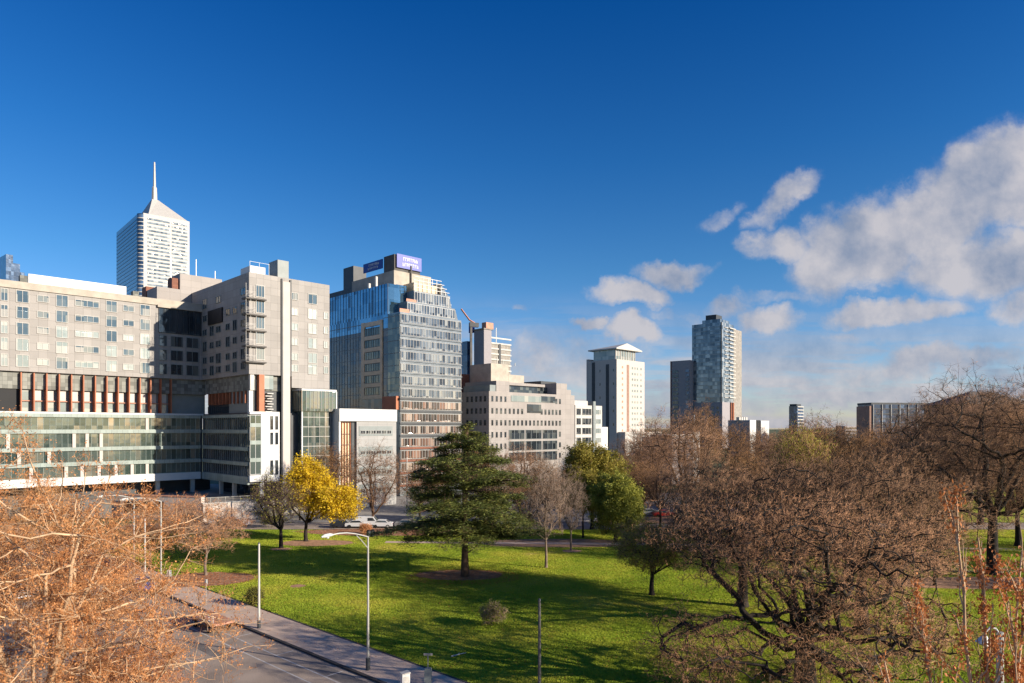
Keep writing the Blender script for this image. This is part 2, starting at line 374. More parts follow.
# lower storeys: mottled panel band, orange framed windows, glazed floors
def lowF(x0, x1, y, sunny):
    x1 = 1.38
    H.box('panel_band', x0, x1, y+.7, y+8, 25.7, ZB-.003, 'greypanel')
    H.box('floor_slab', x0, x1, y-.25, y+8, 20.9, 21.25, 'white')
lowF(XL, -.05, W, 1)
H.box('wall', XL, 1.39, W+1.6, W+10, 21.253, 25.697, 'grey')
z0, z1 = 21.3, ZB-.2
n = 30; xf0, xf1 = H.fs(-40, W), -1.0
fins = []
for k in range(n+1):
    x = H.fs(21+ (13.0-.42*max(0, k-2)*.42)*k if False else 21+k*13.1-.12*k*k, W) if k < 14 else None
    if x is None: continue
    fins.append(x)
for k, x in enumerate(fins):
    H.box('fin', x-.1, x+.1, W-.25, W+1.59, z0, z1, 'orange' if k % 1 == 0 else 'orange')
for k in range(len(fins)-1):
    x0, x1 = fins[k]+.14, fins[k+1]-.14
    for (a, b_, g) in [(21.35, 23.3, 'winlit'), (23.55, 25.6, 'white')]:
        H.box('window', x0+(x1-x0)*.05, x0+(x1-x0)*.74, W+1.3, W+1.58, a, b_, 'offwhite' if g == 'white' and k > 0 else 'winlit')
H.box('transom', fins[0], fins[-1], W+.9, W+1.2, 23.32, 23.5, 'salmon')
H.box('painted_recess', XL, fins[0]-.2, W+1.0, W+1.58, 21.3, 25.6, 'black')  # shade of the set-back bay put into a black box
# glazed floors of long wing
xg = H.fs(164, W-1.2)
lv = [(17.6, 20.85), (14.0, 16.9), (10.9, 13.3), (7.9, 10.2)]
sp = [(20.2, 20.88), (16.9, 17.6), (13.3, 14.0), (10.2, 10.9), (6.3, 7.9)]
H.box('floor_core', XL, .29, W+.2, W+12, 6.4, 20.89, 'dgrey')
for (a, b_), xe in zip(lv, (158, 163, 158, 153)):
    xe = H.fs(xe, W-1.2) if False else -.3
    H.band('F', XL, xe, a, b_, W+.15, 1.05, 'green', 'spandrel', mw=.05)
for i, (a, b_) in enumerate(sp):
    H.box('spandrel', XL, -.3, W-.35, W+.14, a, b_, 'spandrel' if i < 4 else 'white')
for (px, i) in [(8, 1), (74, 1), (87, 1), (101, 1), (147, 0), (19, 2), (49, 2), (101, 2), (31, 3), (66, 3), (82, 3), (99, 3), (116, 3), (132, 3), (147, 3)]:
    x = H.fs(px, W); H.box('column', x-.3, x+.3, W-.02-.15, W+.148-.15, lv[i][0]+.01, lv[i][1]-.01, 'creamtower')
# flank lower floors (shaded)
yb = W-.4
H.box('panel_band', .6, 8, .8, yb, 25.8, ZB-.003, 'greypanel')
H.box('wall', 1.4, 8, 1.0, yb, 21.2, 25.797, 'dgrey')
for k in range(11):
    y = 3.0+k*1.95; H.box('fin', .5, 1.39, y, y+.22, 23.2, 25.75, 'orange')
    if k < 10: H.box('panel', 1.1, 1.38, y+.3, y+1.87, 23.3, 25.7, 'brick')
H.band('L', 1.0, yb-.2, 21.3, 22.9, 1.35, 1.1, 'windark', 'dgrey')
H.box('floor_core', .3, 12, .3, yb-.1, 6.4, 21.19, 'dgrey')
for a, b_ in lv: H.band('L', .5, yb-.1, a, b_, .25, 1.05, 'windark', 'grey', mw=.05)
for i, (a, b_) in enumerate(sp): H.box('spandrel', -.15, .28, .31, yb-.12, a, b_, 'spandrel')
# end wall, lower part
x60, x279 = H.fs(260.5), H.fs(278.7)
H.box('white_bay', x60, x279, -.4, 6, H.z(482, x60, 0), H.z(411.5, 0, 0), 'white')
H.box('base_band', 0.02, x60-.002, -.39, .29, H.z(482, 0, 0), H.z(475.5, 0, 0), 'white')
H.box('top_band', 0.02, x60-.002, -.39, .29, H.z(414, 0, 0), H.z(411.5, 0, 0), 'white')
H.band('F', .05, x60-.02, 8.4, 20.7, -.2, 1.1, 'green', 'white', depth=.12)
H.boxes('spandrel', [(.06, x60-.03, -.38, -.21, 11+3.6*k, 11.8+3.6*k) for k in range(3)], 'spandrel')
for a in (269.5, 274.5):
    for py0, py1 in ((416, 429.5), (432.5, 444.5), (460.5, 475)):
        H.win('F', H.fs(a), H.fs(a+2.6), H.z(py1, 3, 0), H.z(py0, 3, 0), -.4, 1, 'windark', 'dgrey', fw=.05)
H.box('orange_column', H.fs(258.8), H.fs(264), -.2, 2.4, 20.98, ZB-.003, 'orange')
H.box('corner_panel', H.fs(250), H.fs(254), -.1, .6, 25.8, ZB-.1, 'offwhite')
H.box('corner_post', .1, .9, .1, .9, 21, 25.7, 'white')
H.box('wall', .9, XR-.2, 2.5, 12, 20.98, ZB-.003, 'grey')
H.box('glass_panel', H.fs(265), H.fs(274), .3, 2.4, 26.1, ZB-.1, 'winlit')
H.boxes('spiral_stair', [(H.fs(266)+.4*(k % 2), H.fs(274)-.3*((k+1) % 2), .2, 1.6, 21.3+k*.55, 21.5+k*.55) for k in range(8)], 'offwhite')
H.box('column', H.fs(261), H.fs(264.5), .3, 1.1, 0, 6.99, 'white')
for px in (158, 193): H.box('column', H.fs(px, W+.6)-.4, H.fs(px, W+.6)+.4, W+.6, W+1.4, 0, 6.39, 'offwhite')
for y in (9, 16): H.box('column', .6, 1.3, y, y+.7, 0, 6.39, 'offwhite')
H.box('entry_glazing', 4, 14, 3, W, 0, 6.39, 'windark')
H.box('entry_wall', XL, 3.9, W+5, W+12, 0, 6.39, 'dgrey')
H.box('wall', xs1+.4, XR, 0.02, 14, H.z(388, H.fs(300), 0), ZB-.003, 'tan')
H.box('wall', 8.1, XR-.1, 1.5, 18, 0, 20.97, 'dgrey')
# projecting glass box and glazed block under it
G = Bld('glass_link_building', 'glazed block with white-rimmed green glass box projecting at the top, right of the pilaster', 'building', 302, 146)
gx1 = G.fs(336); gy = G.ls(292.5)
zt, zb = G.z(388.5, 0, 0), G.z(411, 0, 0)
G.box('glass_box', 0, gx1, 0, gy, zb, zt-.4, 'green')
G.box('rim', -.1, gx1+.1, -.1, gy+.1, zt-.4, zt, 'white')
G.box('rim', gx1-.02, gx1+.2, -.12, .5, zb, zt-.402, 'white')
for k in range(9): G.box('mullion', gx1*k/9, gx1*k/9+.06, -.1, -.003, zb, zt-.41, 'offwhite')
for k in range(5): G.box('mullion', -.08, -.003, gy*k/5, gy*k/5+.08, zb, zt-.41, 'beige')
G.box('wall', .35, gx1-1.2, .6, gy, 0, zb-.003, 'green')
for k in range(9):
    z = 3.5+k*2.1
    if z < zb-1: G.box('transom', .34, gx1-1.2, .5, .597, z, z+.1, 'offwhite')
for k in range(1, 6): G.box('mullion', .35+k*1.35, .41+k*1.35, .48, .499, .2, zb-.2, 'offwhite')
G.box('corner_post', .1, .34, .3, .6, 0, zb-.003, 'white')

# white office with timber slot
Wt = Bld('white_hall_building', 'low white block with amber timber slot and rows of slit windows', 'building', 339.5, 150)
wx = Wt.fs(397); zt = Wt.z(408.5); zc_ = Wt.z(421)
s0, s1 = Wt.fs(341), Wt.fs(357.5)
Wt.box('roof_beam', 0, wx, 0, 12, zc_, zt, 'white')
Wt.box('wall', s1, wx, .3, 12, 0, zc_-.003, 'palegrey')
Wt.box('side_wall', .05, .45, .3, 12, 0, zc_-.003, 'white')
Wt.box('timber_slot', .46, s1-1.0, 1.2, 12, 0, zc_-.003, 'beige')
Wt.box('slot_return', s1-1.0, s1-.003, .9, 2.5, 0, zc_-.003, 'dgrey')
Wt.boxes('timber_fin', [(.46+.7*k, .56+.7*k, .9, 1.19, 1, zc_-.3) for k in range(1, 5)], 'orange')
for k in range(7): Wt.box('timber_rail', .5, s1-1.1, .95, 1.185, 2.2+2.4*k, 2.32+2.4*k, 'greywood')
for py in (431, 451.5, 471.5, 489):
    z = Wt.z(py, 8, 0)
    a0, a1 = Wt.fs(360.5), Wt.fs(392)
    Wt.box('window_surround', a0-.2, a1+.3, .2, .297, z-1.1, z+1.1, 'grey')
    for k in range(6):
        a = a0+(a1-a0)*k/6; Wt.win('F', a+.15, a+(a1-a0)/6-.1, z-.65, z+.15, .2, 2, 'windark', 'offwhite', depth=.08, fw=.05)

# glass office tower
T = Bld('office_tower', 'stepped office tower with blue mirror glass flank, white window bands and rooftop signs', 'office tower', 400, 180)
tx = T.fs(461.5); TD = T.ls(331)+14
zr = 48.7
T.box('wall', .05, tx-.05, .05, TD, 0, zr-.003, 'silver')
FH = 3.29
lvls = [zr-.5-FH*k for k in range(14)]
for i, zt in enumerate(lvls):
    if zt-FH < 0: break
    gm = 'bandglass' if i < 7 else 'bandglass2'
    a = 0.0
    T.band('F', .3, tx-.2, zt-2.25, zt, 0, 1.0, gm, 'offwhite', mw=.07, rail=.07)
    T.box('ledge', -.15, tx, -.3, .04, zt-2.95 if i >= 6 else zt-2.62, zt-2.4 if i >= 6 else zt-2.38, 'brick' if i > 9 else ('dgrey' if i >= 6 else 'silver'))
# shaded flank
zc_l = zr+8.3
y388 = T.ls(388)
T.box('glass_flank', -.05, .045, y388, TD, 45.0, zr, 'blue')
T.box('glass_flank', -.05, .045, y388, TD, 22, 44.99, 'brickreflect')  # lower panes carry the brick reflection in their colour
T.box('glass_corner', -.04, .046, .1, y388-.01, 27.5, zr-.3, 'beigewin')
ya, yb_ = T.ls(383), T.ls(362)
T.boxes('beige_frame', [(-.3, -.052, ya, ya+1.0, 26, 47.5), (-.3, -.052, yb_-1.6, yb_, 26, 47.5), (-.28, -.053, ya+1, yb_-1.6, 46.2, 47.4)]+[(-.27, -.054, ya+1.01, yb_-1.61, 26+FH*k, 27.1+FH*k) for k in range(6)], 'beige')  # bright base colour stands in for a sunlit building's reflection
for k in range(6): T.band('L', ya+1.02, yb_-1.62, 27.12+FH*k, 29.25+FH*k, -.055, .9, 'beigewin', 'dgrey', mw=.05)
T.box('orange_bay', -.9, -.06, .5, y388+1.5, T.z(409.5), T.z(396), 'orange')
T.boxes('transom', [(-.13, -.055, yb_+.1, TD, 24+FH*k, 24.14+FH*k) for k in range(8)]+[(-.13, -.055, .1, ya-.1, 28+FH*k, 28.14+FH*k) for k in range(7)], 'grey')
T.boxes('mullion', [(-.12, -.054, yb_+1.5*k, yb_+.07+1.5*k, 22.5, zr) for k in range(1, 24)], 'dgrey')
T.box('lower_flank', -.03, .044, y388+2, TD, 0, 21.9, 'windark')
# upper tiers
u1a, u1b = T.fs(407, 1.5), T.fs(455, 1.5)
T.box('upper_tier', u1a, u1b, 1.5, TD, zr, zr+3.4, 'silver')
T.band('F', u1a+.1, u1b-.1, zr+.5, zr+3.0, 1.5, .95, 'bandglass', 'white', mw=.1)
u2a, u2b = T.fs(414, 3), T.fs(449, 3)
T.box('upper_tier', u2a, u2b, 3.0, TD, zr+3.403, zr+7.0, 'silver')
T.band('F', u2a+.1, u2b-.1, zr+3.8, zr+6.7, 3.0, .95, 'bandglass', 'white', mw=.1)
T.box('glass_attic', 0.0, u1a-.01, y388, TD-.1, zr+.003, zc_l, 'blue')
T.boxes('mullion', [(-.08, -.003, y388+1.5*k, y388+.08+1.5*k, zr, zc_l) for k in range(22)], 'dgrey')
T.box('glass_attic', u1a, u2a-.01, 6.2, 14, zr+3.41, zc_l+.3, 'blue')
T.boxes('balcony_rail', [(0.2, u1a-.05, .4, .5, zr, zr+1.0), (u1a+.1, u2a-.05, 1.9, 2.0, zr+3.41, zr+4.2)], 'salmon')
lat = []
for k in range(9):
    x = u2a+(u2b-u2a)*k/8; top = zr+11.0-max(0, k-5)*1.6-(.8 if k < 2 else 0)
    lat.append((x, x+.14, 2.8, 2.94, zr+7.003, top))
for j in range(4):
    z = zr+7.8+j*1.0; x1 = u2b-(.0 if j == 0 else j*.95); lat.append((u2a-.1, x1, 2.78, 2.96, z, z+.14))
T.boxes('lattice_screen', lat, 'white')
def xprism(part, pts, y0, y1, m):
    b = MB(); k = len(pts); b.v = [(x, y0, z) for x, z in pts]+[(x, y1, z) for x, z in pts]
    b.f = [tuple(range(k)), tuple(reversed(range(k, 2*k)))]+[(i, k+i, k+(i+1) % k, (i+1) % k) for i in range(k)]; b.m = [0]*len(b.f); return b.build(part, M[m], T.root)
xprism('sloped_glazing', [(u1b+.01, zr+.01), (tx-.1, zr+.01), (u1b+.01, zr+3.3)], 1.4, 20, 'silver')
xprism('sloped_glazing', [(u2b+.01, zr+3.42), (u1b, zr+3.42), (u2b+.01, zr+6.9)], 2.9, 20, 'silver')
xprism('sloped_glazing', [(u2b-2.9, zr+7.01), (u2b+.0, zr+7.01), (u2b-2.9, zr+10.4)], 3.2, 16, 'silver')
T.box('plant_wall', u2a+1, u2b-3, 4.5, 16, zr+7.003, zr+9.6, 'beige')
lat = [(u2b-.5+k*1.1, u2b-.36+k*1.1, 2.9, 3.0, zr+3.4-k*0.2, zr+7.0-k*2.2) for k in range(2)]
T.boxes('lattice_screen', lat, 'white')
# penthouse and signs
pa, pb = T.fs(394, 9), T.fs(431, 9)
zp0, zp1 = zc_l+.003, T.z(270, pa, 9)
T.box('penthouse', pa, pb, 9, T.ls(352, pa), zp0, zp1, 'tanroof')
T.box('penthouse_terrace', pa+.5, pa+7, T.ls(352, pa)+.01, TD-2, zp0, zp1-1.6, 'dgrey')
yc = T.ls(342, pa); T.box('plant_room', pa+.5, pa+5, T.ls(352, pa)+.02, yc, zp1-1.59, T.z(266, pa, T.ls(350, pa)), 'dgrey')
T.box('sign_frame', pa+.3, T.fs(420, 9.3), 9.3, T.ls(383, pa), zp1+.003, T.z(253.5, pa, 9), 'greywood')
def sign(face, s0, s1, z0, z1, at, m, lines, name):
    o = MB()
    if face == 'F': o.box(s0, s1, at-.25, at-.003, z0, z1)
    else: o.box(at-.25, at-.003, s0, s1, z0, z1)
    so = o.build(name, M[m], T.root)
    rnd = random.Random(4)
    for (fa, fb, c0, c1) in lines:
        t = MB()
        a, w = s0+(s1-s0)*fa, (s1-s0)*(fb-fa); n = 8
        for k in range(n):
            q0 = a+w*k/n; q1 = q0+w/n*.72; za, zb2 = z0+(z1-z0)*c0, z0+(z1-z0)*c1
            h = zb2-za; parts = [(q0, q0+(q1-q0)*.34, za, zb2)]
            r = rnd.random()
            parts.append((q0+(q1-q0)*.34, q1, zb2-h*.24, zb2) if r < .6 else (q0+(q1-q0)*.34, q1, za, za+h*.24))
            if r > .3: parts.append((q1-(q1-q0)*.3, q1, za+h*.24, zb2-h*.24))
            for (e0, e1, f0, f1) in parts:
                if face == 'F': t.box(e0, e1, at-.3, at-.252, f0, f1)
                else: t.box(at-.3, at-.252, s0+s1-e1, s0+s1-e0, f0, f1)
        t.build('lettering', M['white'], so)
sign('F', T.fs(396.5, 9), T.fs(421, 9), T.z(267, pa, 9)+.1, T.z(254, pa, 9)+.3, 9, 'signlilac', [(.25, .85, .56, .82), (.22, .88, .16, .42)], 'sign_board')
sign('L', T.ls(383, pa), T.ls(364, pa), T.z(268, pa, 14), T.z(257.5, pa, 12), pa, 'signblue', [(.3, .85, .55, .8), (.25, .8, .2, .42)], 'sign_board')
for (px, h) in ((369.5, 1.6), (376.5, 3.0)): 
    y = T.ls(px, .8); T.box('vent_stack', .6, 1.2, y, y+.7, zc_l+.003, zc_l+h, 'offwhite')
T.box('flue', T.fs(411, 8.5), T.fs(412, 8.5), 8.5, 8.8, zc_l, zp1+2, 'greywood')
T.box('davit', T.fs(440, 4), T.fs(442, 4), 4, 4.6, zr+7.003, zr+9.6, 'orange')

# stepped stone office
O = Bld('stepped_office_building', 'stepped grey stone office block with small square-punched windows and terraces', 'office building', 489, 195)
ox = O.fs(574.5); zt = O.z(390)
O.box('wall', 0, ox, 0, 24, 0, O.z(391), 'tan2')
O.box('upper_storey', O.fs(497), O.fs(510), .3, 14, O.z(391)+.003, O.z(380), 'tan2')
O.box('upper_storey', O.fs(556.5), O.fs(567), .02, 12, O.z(391)+.003, O.z(383, O.fs(556)), 'tan2')
O.box('upper_storey', O.fs(567)+.003, O.fs(571), .02, 12, O.z(391)+.003, O.z(391, O.fs(556))+.6, 'tan2')
O.box('terrace_glazing', O.fs(510)+.01, O.fs(556.5)-.01, 4, 15, O.z(391)+.003, O.z(386, O.fs(530), 4), 'windark')
O.box('terrace_roof', O.fs(508), O.fs(545, 3), 3, 15.5, O.z(386, O.fs(530), 4)+.003, O.z(384, O.fs(530), 4)+.2, 'tan2')
O.box('bay_glazing', O.fs(511), O.fs(541), -.12, -.003, O.z(402, 15), O.z(396, 15), 'winlit')
O.box('bay_balustrade', O.fs(541)+.05, O.fs(555), -.12, -.003, O.z(403, 30), O.z(397, 30), 'windark')
O.box('bay_glazing', O.fs(527), O.fs(541), -.1, -.002, O.z(413, 20), O.z(404.5, 20), 'windark')
O.box('upper_storey', O.fs(541, 9), O.fs(556, 9), 9, 18, O.z(391)+.003, O.z(381.5, O.fs(548, 9), 9), 'dgrey')
O.box('rooftop_block', O.fs(491, 14), O.fs(508.5, 14), 14, 24, O.z(391), O.z(364, O.fs(500, 14), 14), 'tanroof')
O.box('rooftop_block', O.fs(508.6, 14), O.fs(524, 14), 14, 24, O.z(391), O.z(375, O.fs(515, 14), 14), 'tanroof')
O.box('rooftop_block', -2, O.fs(491, 14)-.1, 24.1, 34, 0, O.z(372, 0, 24), 'brick')
for k, px in enumerate((497, 503, 515)): x = O.fs(px, 16); O.box('aerial', x, x+.15, 16, 16.15, O.z(366, x, 16), O.z(357+k*3, x, 16), 'steel')
O.box('terrace_wall', .8, 3.4, .5, 12, O.z(391)+.003, O.z(384.5), 'grey')
rowpy = [(398.7, 401.9, 0), (410.8, 413, 1), (422.7, 424, 2), (434.8, 434.5, 3), (446.5, 445.8, 4), (458, 456, 5)]
for pa_, pb2, r in rowpy:
    zc_ = O.z(pa_-.2, O.fs(493))
    for k in range(18):
        f = k/17; px = 492.3+(4.45*k-.028*k*k)
        if px > 572: break
        if r == 0 and 508 < px < 555: continue
        if r == 1 and 526 < px < 541: continue
        if r >= 3 and 508 < px < 557: continue
        a = O.fs(px-.95); O.win('F', a, O.fs(px+.95), zc_-.85, zc_+.75, 0, 1, 'windark', 'greywood', fw=.06, depth=.06)
    if r >= 3:
        for (q0, q1) in ((508.8, 524.4), (525.6, 541.4), (542.6, 557)):
            O.band('F', O.fs(q0), O.fs(q1), zc_-1.45, zc_+1.35, 0, 2.6, 'windark', 'grey', name='ribbon_window', mw=.1)
    if r < 5:
        for k in range(5):
            px = 485.2-4.4*k; y = O.ls(px); O.win('L', y-.4, y+.5, zc_-.85, zc_+.75, 0, 1, 'windark', 'dgrey', fw=.06, depth=.06)

# small white office behind it
Q = Bld('white_office_building', 'small white office with ribbon windows and pale stair tower next to cream tower', 'office building', 575.3, 232)
qx = Q.fs(602); zt = Q.z(405)
Q.box('wall', 0, qx, 0, 14, 0, zt, 'offwhite')
Q.box('roof_ridge', .8, Q.fs(590), 1, 12, zt+.003, zt+1.6, 'offwhite')
Q.box('stair_tower', Q.fs(592.3), Q.fs(594.6), -.5, 4, 0, zt+1.5, 'grey')
for k in range(7):
    z = Q.z(411.5)-k*3.3
    Q.band('F', Q.fs(576.5), Q.fs(580.7), z-1.15, z+1.1, 0, 1, 'windark', 'offwhite', name='window')
    Q.band('F', Q.fs(582.2), Q.fs(591.2), z-1.15, z+1.1, 0, 1.5, 'windark', 'offwhite', name='window')
    Q.band('F', Q.fs(595.5), Q.fs(600.5), z-.9, z+.9, 0, 1, 'winlit', 'white', name='window')
Q.box('annexe', qx+.1, qx+6, 2, 10, 0, Q.z(427, qx, 2), 'white')

# cream residential tower
R = Bld('cream_apartment_tower', 'cream apartment tower with flat hipped cap and balcony recesses', 'apartment tower', 616.7, 450)
rx, ry = R.fs(644.5), R.ls(586)
zt = R.z(359)
R.box('wall', 0, rx, 0, ry*.93, 0, zt, 'creamtower')
R.box('wall', 0.5, rx-1, ry*.93+.01, ry, R.z(410), R.z(359.5, 0, ry), 'creamtower')
R.box('penthouse', 2.5, rx-7, 3, ry*.82, zt+.003, R.z(348.5), 'winlit')
b = MB(); e0, e1, f0, f1 = .5, rx-2, .5, ry*.95; zz = R.z(348.5); 
b.v = [(e0,f0,zz),(e1,f0,zz),(e1,f1,zz),(e0,f1,zz),(e0,f0,zz+.8),(e1,f0,zz+.8),(e1,f1,zz+.8),(e0,f1,zz+.8),((e0+e1)/2,f0+2,zz+5),((e0+e1)/2,f1-8,zz+3.6)]
b.f = [(0,3,2,1),(0,1,5,4),(1,2,6,5),(2,3,7,6),(3,0,4,7),(4,5,8),(5,6,9,8),(6,7,9),(7,4,8,9)]; b.m = [0]*9
b.build('roof', M['offwhite'], R.root)
for k in range(9): R.box('roof_post', 2.6+k*(rx-10)/8, 2.9+k*(rx-10)/8, 2.7, 2.97, zt+.01, zz-.01, 'creamtower')
R.box('balcony_recess', R.fs(626.8), R.fs(629), -.2, -.003, 4, zt-3, 'pinkish')
R.box('balcony_recess', -.2, -.003, R.ls(609), R.ls(606), 4, zt-3, 'dgrey')
R.box('balcony_recess', -.2, -.003, R.ls(595), R.ls(592), R.z(418), zt-1, 'dgrey')
for k in range(16):
    z = zt-5-k*3.65*1.05
    for i, px in enumerate((622.5, 632.5, 635, 637.5, 641)):
        if k*5+i < 80: R.box('window', R.fs(px-.6), R.fs(px+.6), -.15, -.004, z-.7, z+.8, 'salmon' if i == 0 else 'winlit')
for k in range(5):
    for px in (600, 613.5): R.box('window', -.15, -.004, R.ls(px+.5), R.ls(px-.5), zt-8-k*9, zt-6.3-k*9, 'windark')
R.box('podium', 1, rx+12, -6, -.3, 0, R.z(432), 'offwhite')

# glass residential tower (far)
I = Bld('glass_apartment_tower', 'tall grey glass apartment tower with white balconies up its sunny side', 'apartment tower', 722, 600, 50)
ix, iy = I.fs(742.5), I.ls(692)
zt = I.z(322)
I.box('wall', 0, ix*.55, 0, iy, 30, zt, 'farglass')
I.box('wall', ix*.55+.01, ix, .8, iy*.8, 0, zt-3, 'concrete')
I.box('podium', -.4, ix*.54, -.4, iy*.9, 0, I.z(402), 'lilacgrey')
I.box('crown', 3, ix*.5, 3, iy*.7, zt+.003, I.z(318), 'farglass')
I.box('plant_room', 4, ix*.35, iy*.25, iy*.6, I.z(318)+.003, I.z(313), 'dgrey')
for k in range(23):
    z = I.z(402)+4+k*3.45
    if z > zt-2: break
    I.boxes('balcony', [(ix*.3, ix*.58, -1.6, -.003, z, z+.9), (ix*.1, ix*.27, -.7, -.003, z, z+.5)], 'offwhite')
    I.boxes('spandrel', [(-.35, -.003, iy*.04, iy*.42, z, z+.7), (-.35, -.003, iy*.5, iy*.98, z+.6, z+1.3)], 'silver')
I.box('fin', -.8, -.36, iy*.0, iy*.03, I.z(402), zt, 'dgrey')
I.boxes('balcony_wall', [(ix*.36, ix*.38, -1.7, -.01, 8, I.z(402)), (ix*.46, ix*.49, -1.7, -.01, 8, I.z(402))], 'orange')
for k in range(9):
    for j in range(4):
        y = iy*.1+j*iy*.16; I.box('window', -.55, -.402, y, y+2.0, 3+k*4.0, 5+k*4.0, 'windark')
J = Bld('slab_apartment_building', 'shorter grey slab block attached left of the glass apartment tower', 'apartment building', 690, 612, 50)
J.box('wall', 0, 8, 0, J.ls(670.5), 0, J.z(360), 'lilacgrey')
jy = J.ls(670.5)
J.boxes('window_strip', [(-.4, -.003, jy*.60, jy*.88, 12+4*k, 14.6+4*k) for k in range(15)], 'windark')
J.boxes('window_strip', [(-.4, -.003, jy*.05, jy*.22, 12+4*k, 14.6+4*k) for k in range(15)], 'deepblue')
J.box('end_pier', -.5, -.003, jy*.95, jy, 0, J.z(360)-.1, 'brick')

K = Bld('low_white_building', 'low grey and white flat-roofed block in front of the glass apartment tower', 'building', 750, 420)
K.box('wall', 0, K.fs(756), 0, K.ls(728), 0, K.z(420), 'white')
K.box('wall', -.2, -.003, .1, K.ls(729), 0, K.z(420.5), 'lilacgrey')
K.box('slot', K.fs(756)+.01, K.fs(761), .5, 12, 0, K.z(420), 'black')
K.box('wall', K.fs(761)+.01, K.fs(769), 0, 12, 0, K.z(420.5), 'white')
K.boxes('plant_room', [(-2+3*k, 0+3*k, 6, 8, K.z(420)+.003, K.z(417)) for k in range(4)], 'offwhite')
K2 = Bld('pale_shed_building', 'pale low building glimpsed through the tall forked tree', 'building', 672, 215)
K2.box('wall', 0, K2.fs(692), 0, 8, 0, K2.z(436), 'lilacgrey')
K2.box('wall', K2.fs(692)+.01, K2.fs(699), -.3, 8, 0, K2.z(432), 'white')
K2.box('roof', -.3, K2.fs(692)-.01, -.3, 8, K2.z(436)+.003, K2.z(434.5), 'white')
L = Bld('small_dark_tower', 'small dark tower alone on the skyline above the trees', 'tower', 797, 850)
L.box('wall', 0, L.fs(803), 0, L.ls(789), 0, L.z(406), 'deepblue')
L.box('crown', -1, L.fs(801), 0, L.ls(790), L.z(406)+.003, L.z(404), 'dgrey')
L.boxes('balcony', [(0, L.fs(803), -1, -.01, 20+4*k, 21.2+4*k) for k in range(7)], 'offwhite')
P = Bld('dark_slab_building', 'wide dark blue-grey apartment slab with pale piers on the skyline', 'apartment building', 873, 400, 8)
pxw = P.fs(934)
P.box('wall', 0, pxw, 0, 14, 0, P.z(404.5), 'deepblue')
P.box('roof', -.3, pxw*.95, 1, 14, P.z(404.5)+.003, P.z(402.5), 'dgrey')
P.boxes('pier', [(pxw*k/7-.15, pxw*k/7+.15, -.6, -.003, 0, P.z(404.5)) for k in range(8)], 'offwhite')
P.boxes('floor_edge', [(.3, pxw-.3, -.3, -.004, 2.9*k, 2.9*k+.5) for k in range(1, 11)], 'dgrey')
P.box('end_wall', -2.2, -.01, 0, 12, 0, P.z(406), 'pinkish')
D = Bld('domed_hall_building', 'dark building with a shallow hipped roof standing behind the large right-hand tree', 'building', 965, 230, 10)
dx = D.fs(1035)
D.box('wall', 0, dx, 0, 18, 0, D.z(404), 'pinkish')
b = MB(); zz = D.z(404)+.003
b.v = [(-.8,-.8,zz),(dx+.8,-.8,zz),(dx+.8,18.8,zz),(-.8,18.8,zz),(dx*.35,8,D.z(390)),(dx*.65,8,D.z(390))]
b.f = [(0,3,2,1),(0,1,5,4),(1,2,5),(2,3,4,5),(3,0,4)]; b.m = [0]*5
b.build('roof', M['greywood'], D.root)
for k in range(6): D.win('F', 1.5+k*4, 4+k*4, D.z(404)-5, D.z(404)-2, 0, 2, 'windark', 'grey')

# construction tower
E = Bld('concrete_core_tower', 'unfinished concrete tower with raised lift core and red hoarding', 'tower', 484, 400)
ex = E.fs(499); 
E.box('lift_core', 0, E.fs(491.5), 0, E.ls(474), 0, E.z(329), 'lilacgrey')
E.box('core_cap', -.6, E.fs(492)+.6, -.6, E.ls(473.5), E.z(329)+.003, E.z(328), 'concrete')
E.box('red_hoarding', 1.0, E.fs(492.5), -.8, 3, E.z(328)+.003, E.z(322), 'salmon')
E.box('blue_hoarding', -1, 1, E.ls(474)+.5, E.ls(470), E.z(331), E.z(323.5), 'signblue')
E.box('frame', E.fs(490)+.01, E.fs(511), .5, 12, 0, E.z(342), 'concrete')
E.boxes('floor_edge', [(E.fs(490)+.2, E.fs(511)+.4, .1, .497, 20+3.2*k, 20.9+3.2*k) for k in range(17)], 'offwhite')
E.box('scaffold', E.fs(499), E.fs(501), .02, .3, 20, E.z(342), 'dgrey')
E.box('side_block', -3, -.01, E.ls(471), E.ls(462), 0, E.z(342, 0, 15), 'deepblue')
E.box('climbing_frame', E.fs(496), E.fs(496)+.5, 0, .09, E.z(342)+.003, E.z(326), 'offwhite')
# tower crane
cr = empty('tower_crane', (X(471, 395), 395, 0), .4, 'slim tower crane peeping out beside the stepped office tower', 'crane')
b = MB(); b.box(-.6, .6, -.6, .6, 0, Zt(322, 395)); b.build('mast', M['greywood'], cr)
b = MB(); zz = Zt(320, 395); b.tube([(3, 0, zz-2), (-1, 0, zz), (-6, 0, zz+6)], .5, 4); b.build('jib', M['salmon'], cr)
b = MB(); b.box(-1, 4.5, -1, 1, zz-4, zz-1.5); b.build('cab', M['dgrey'], cr)

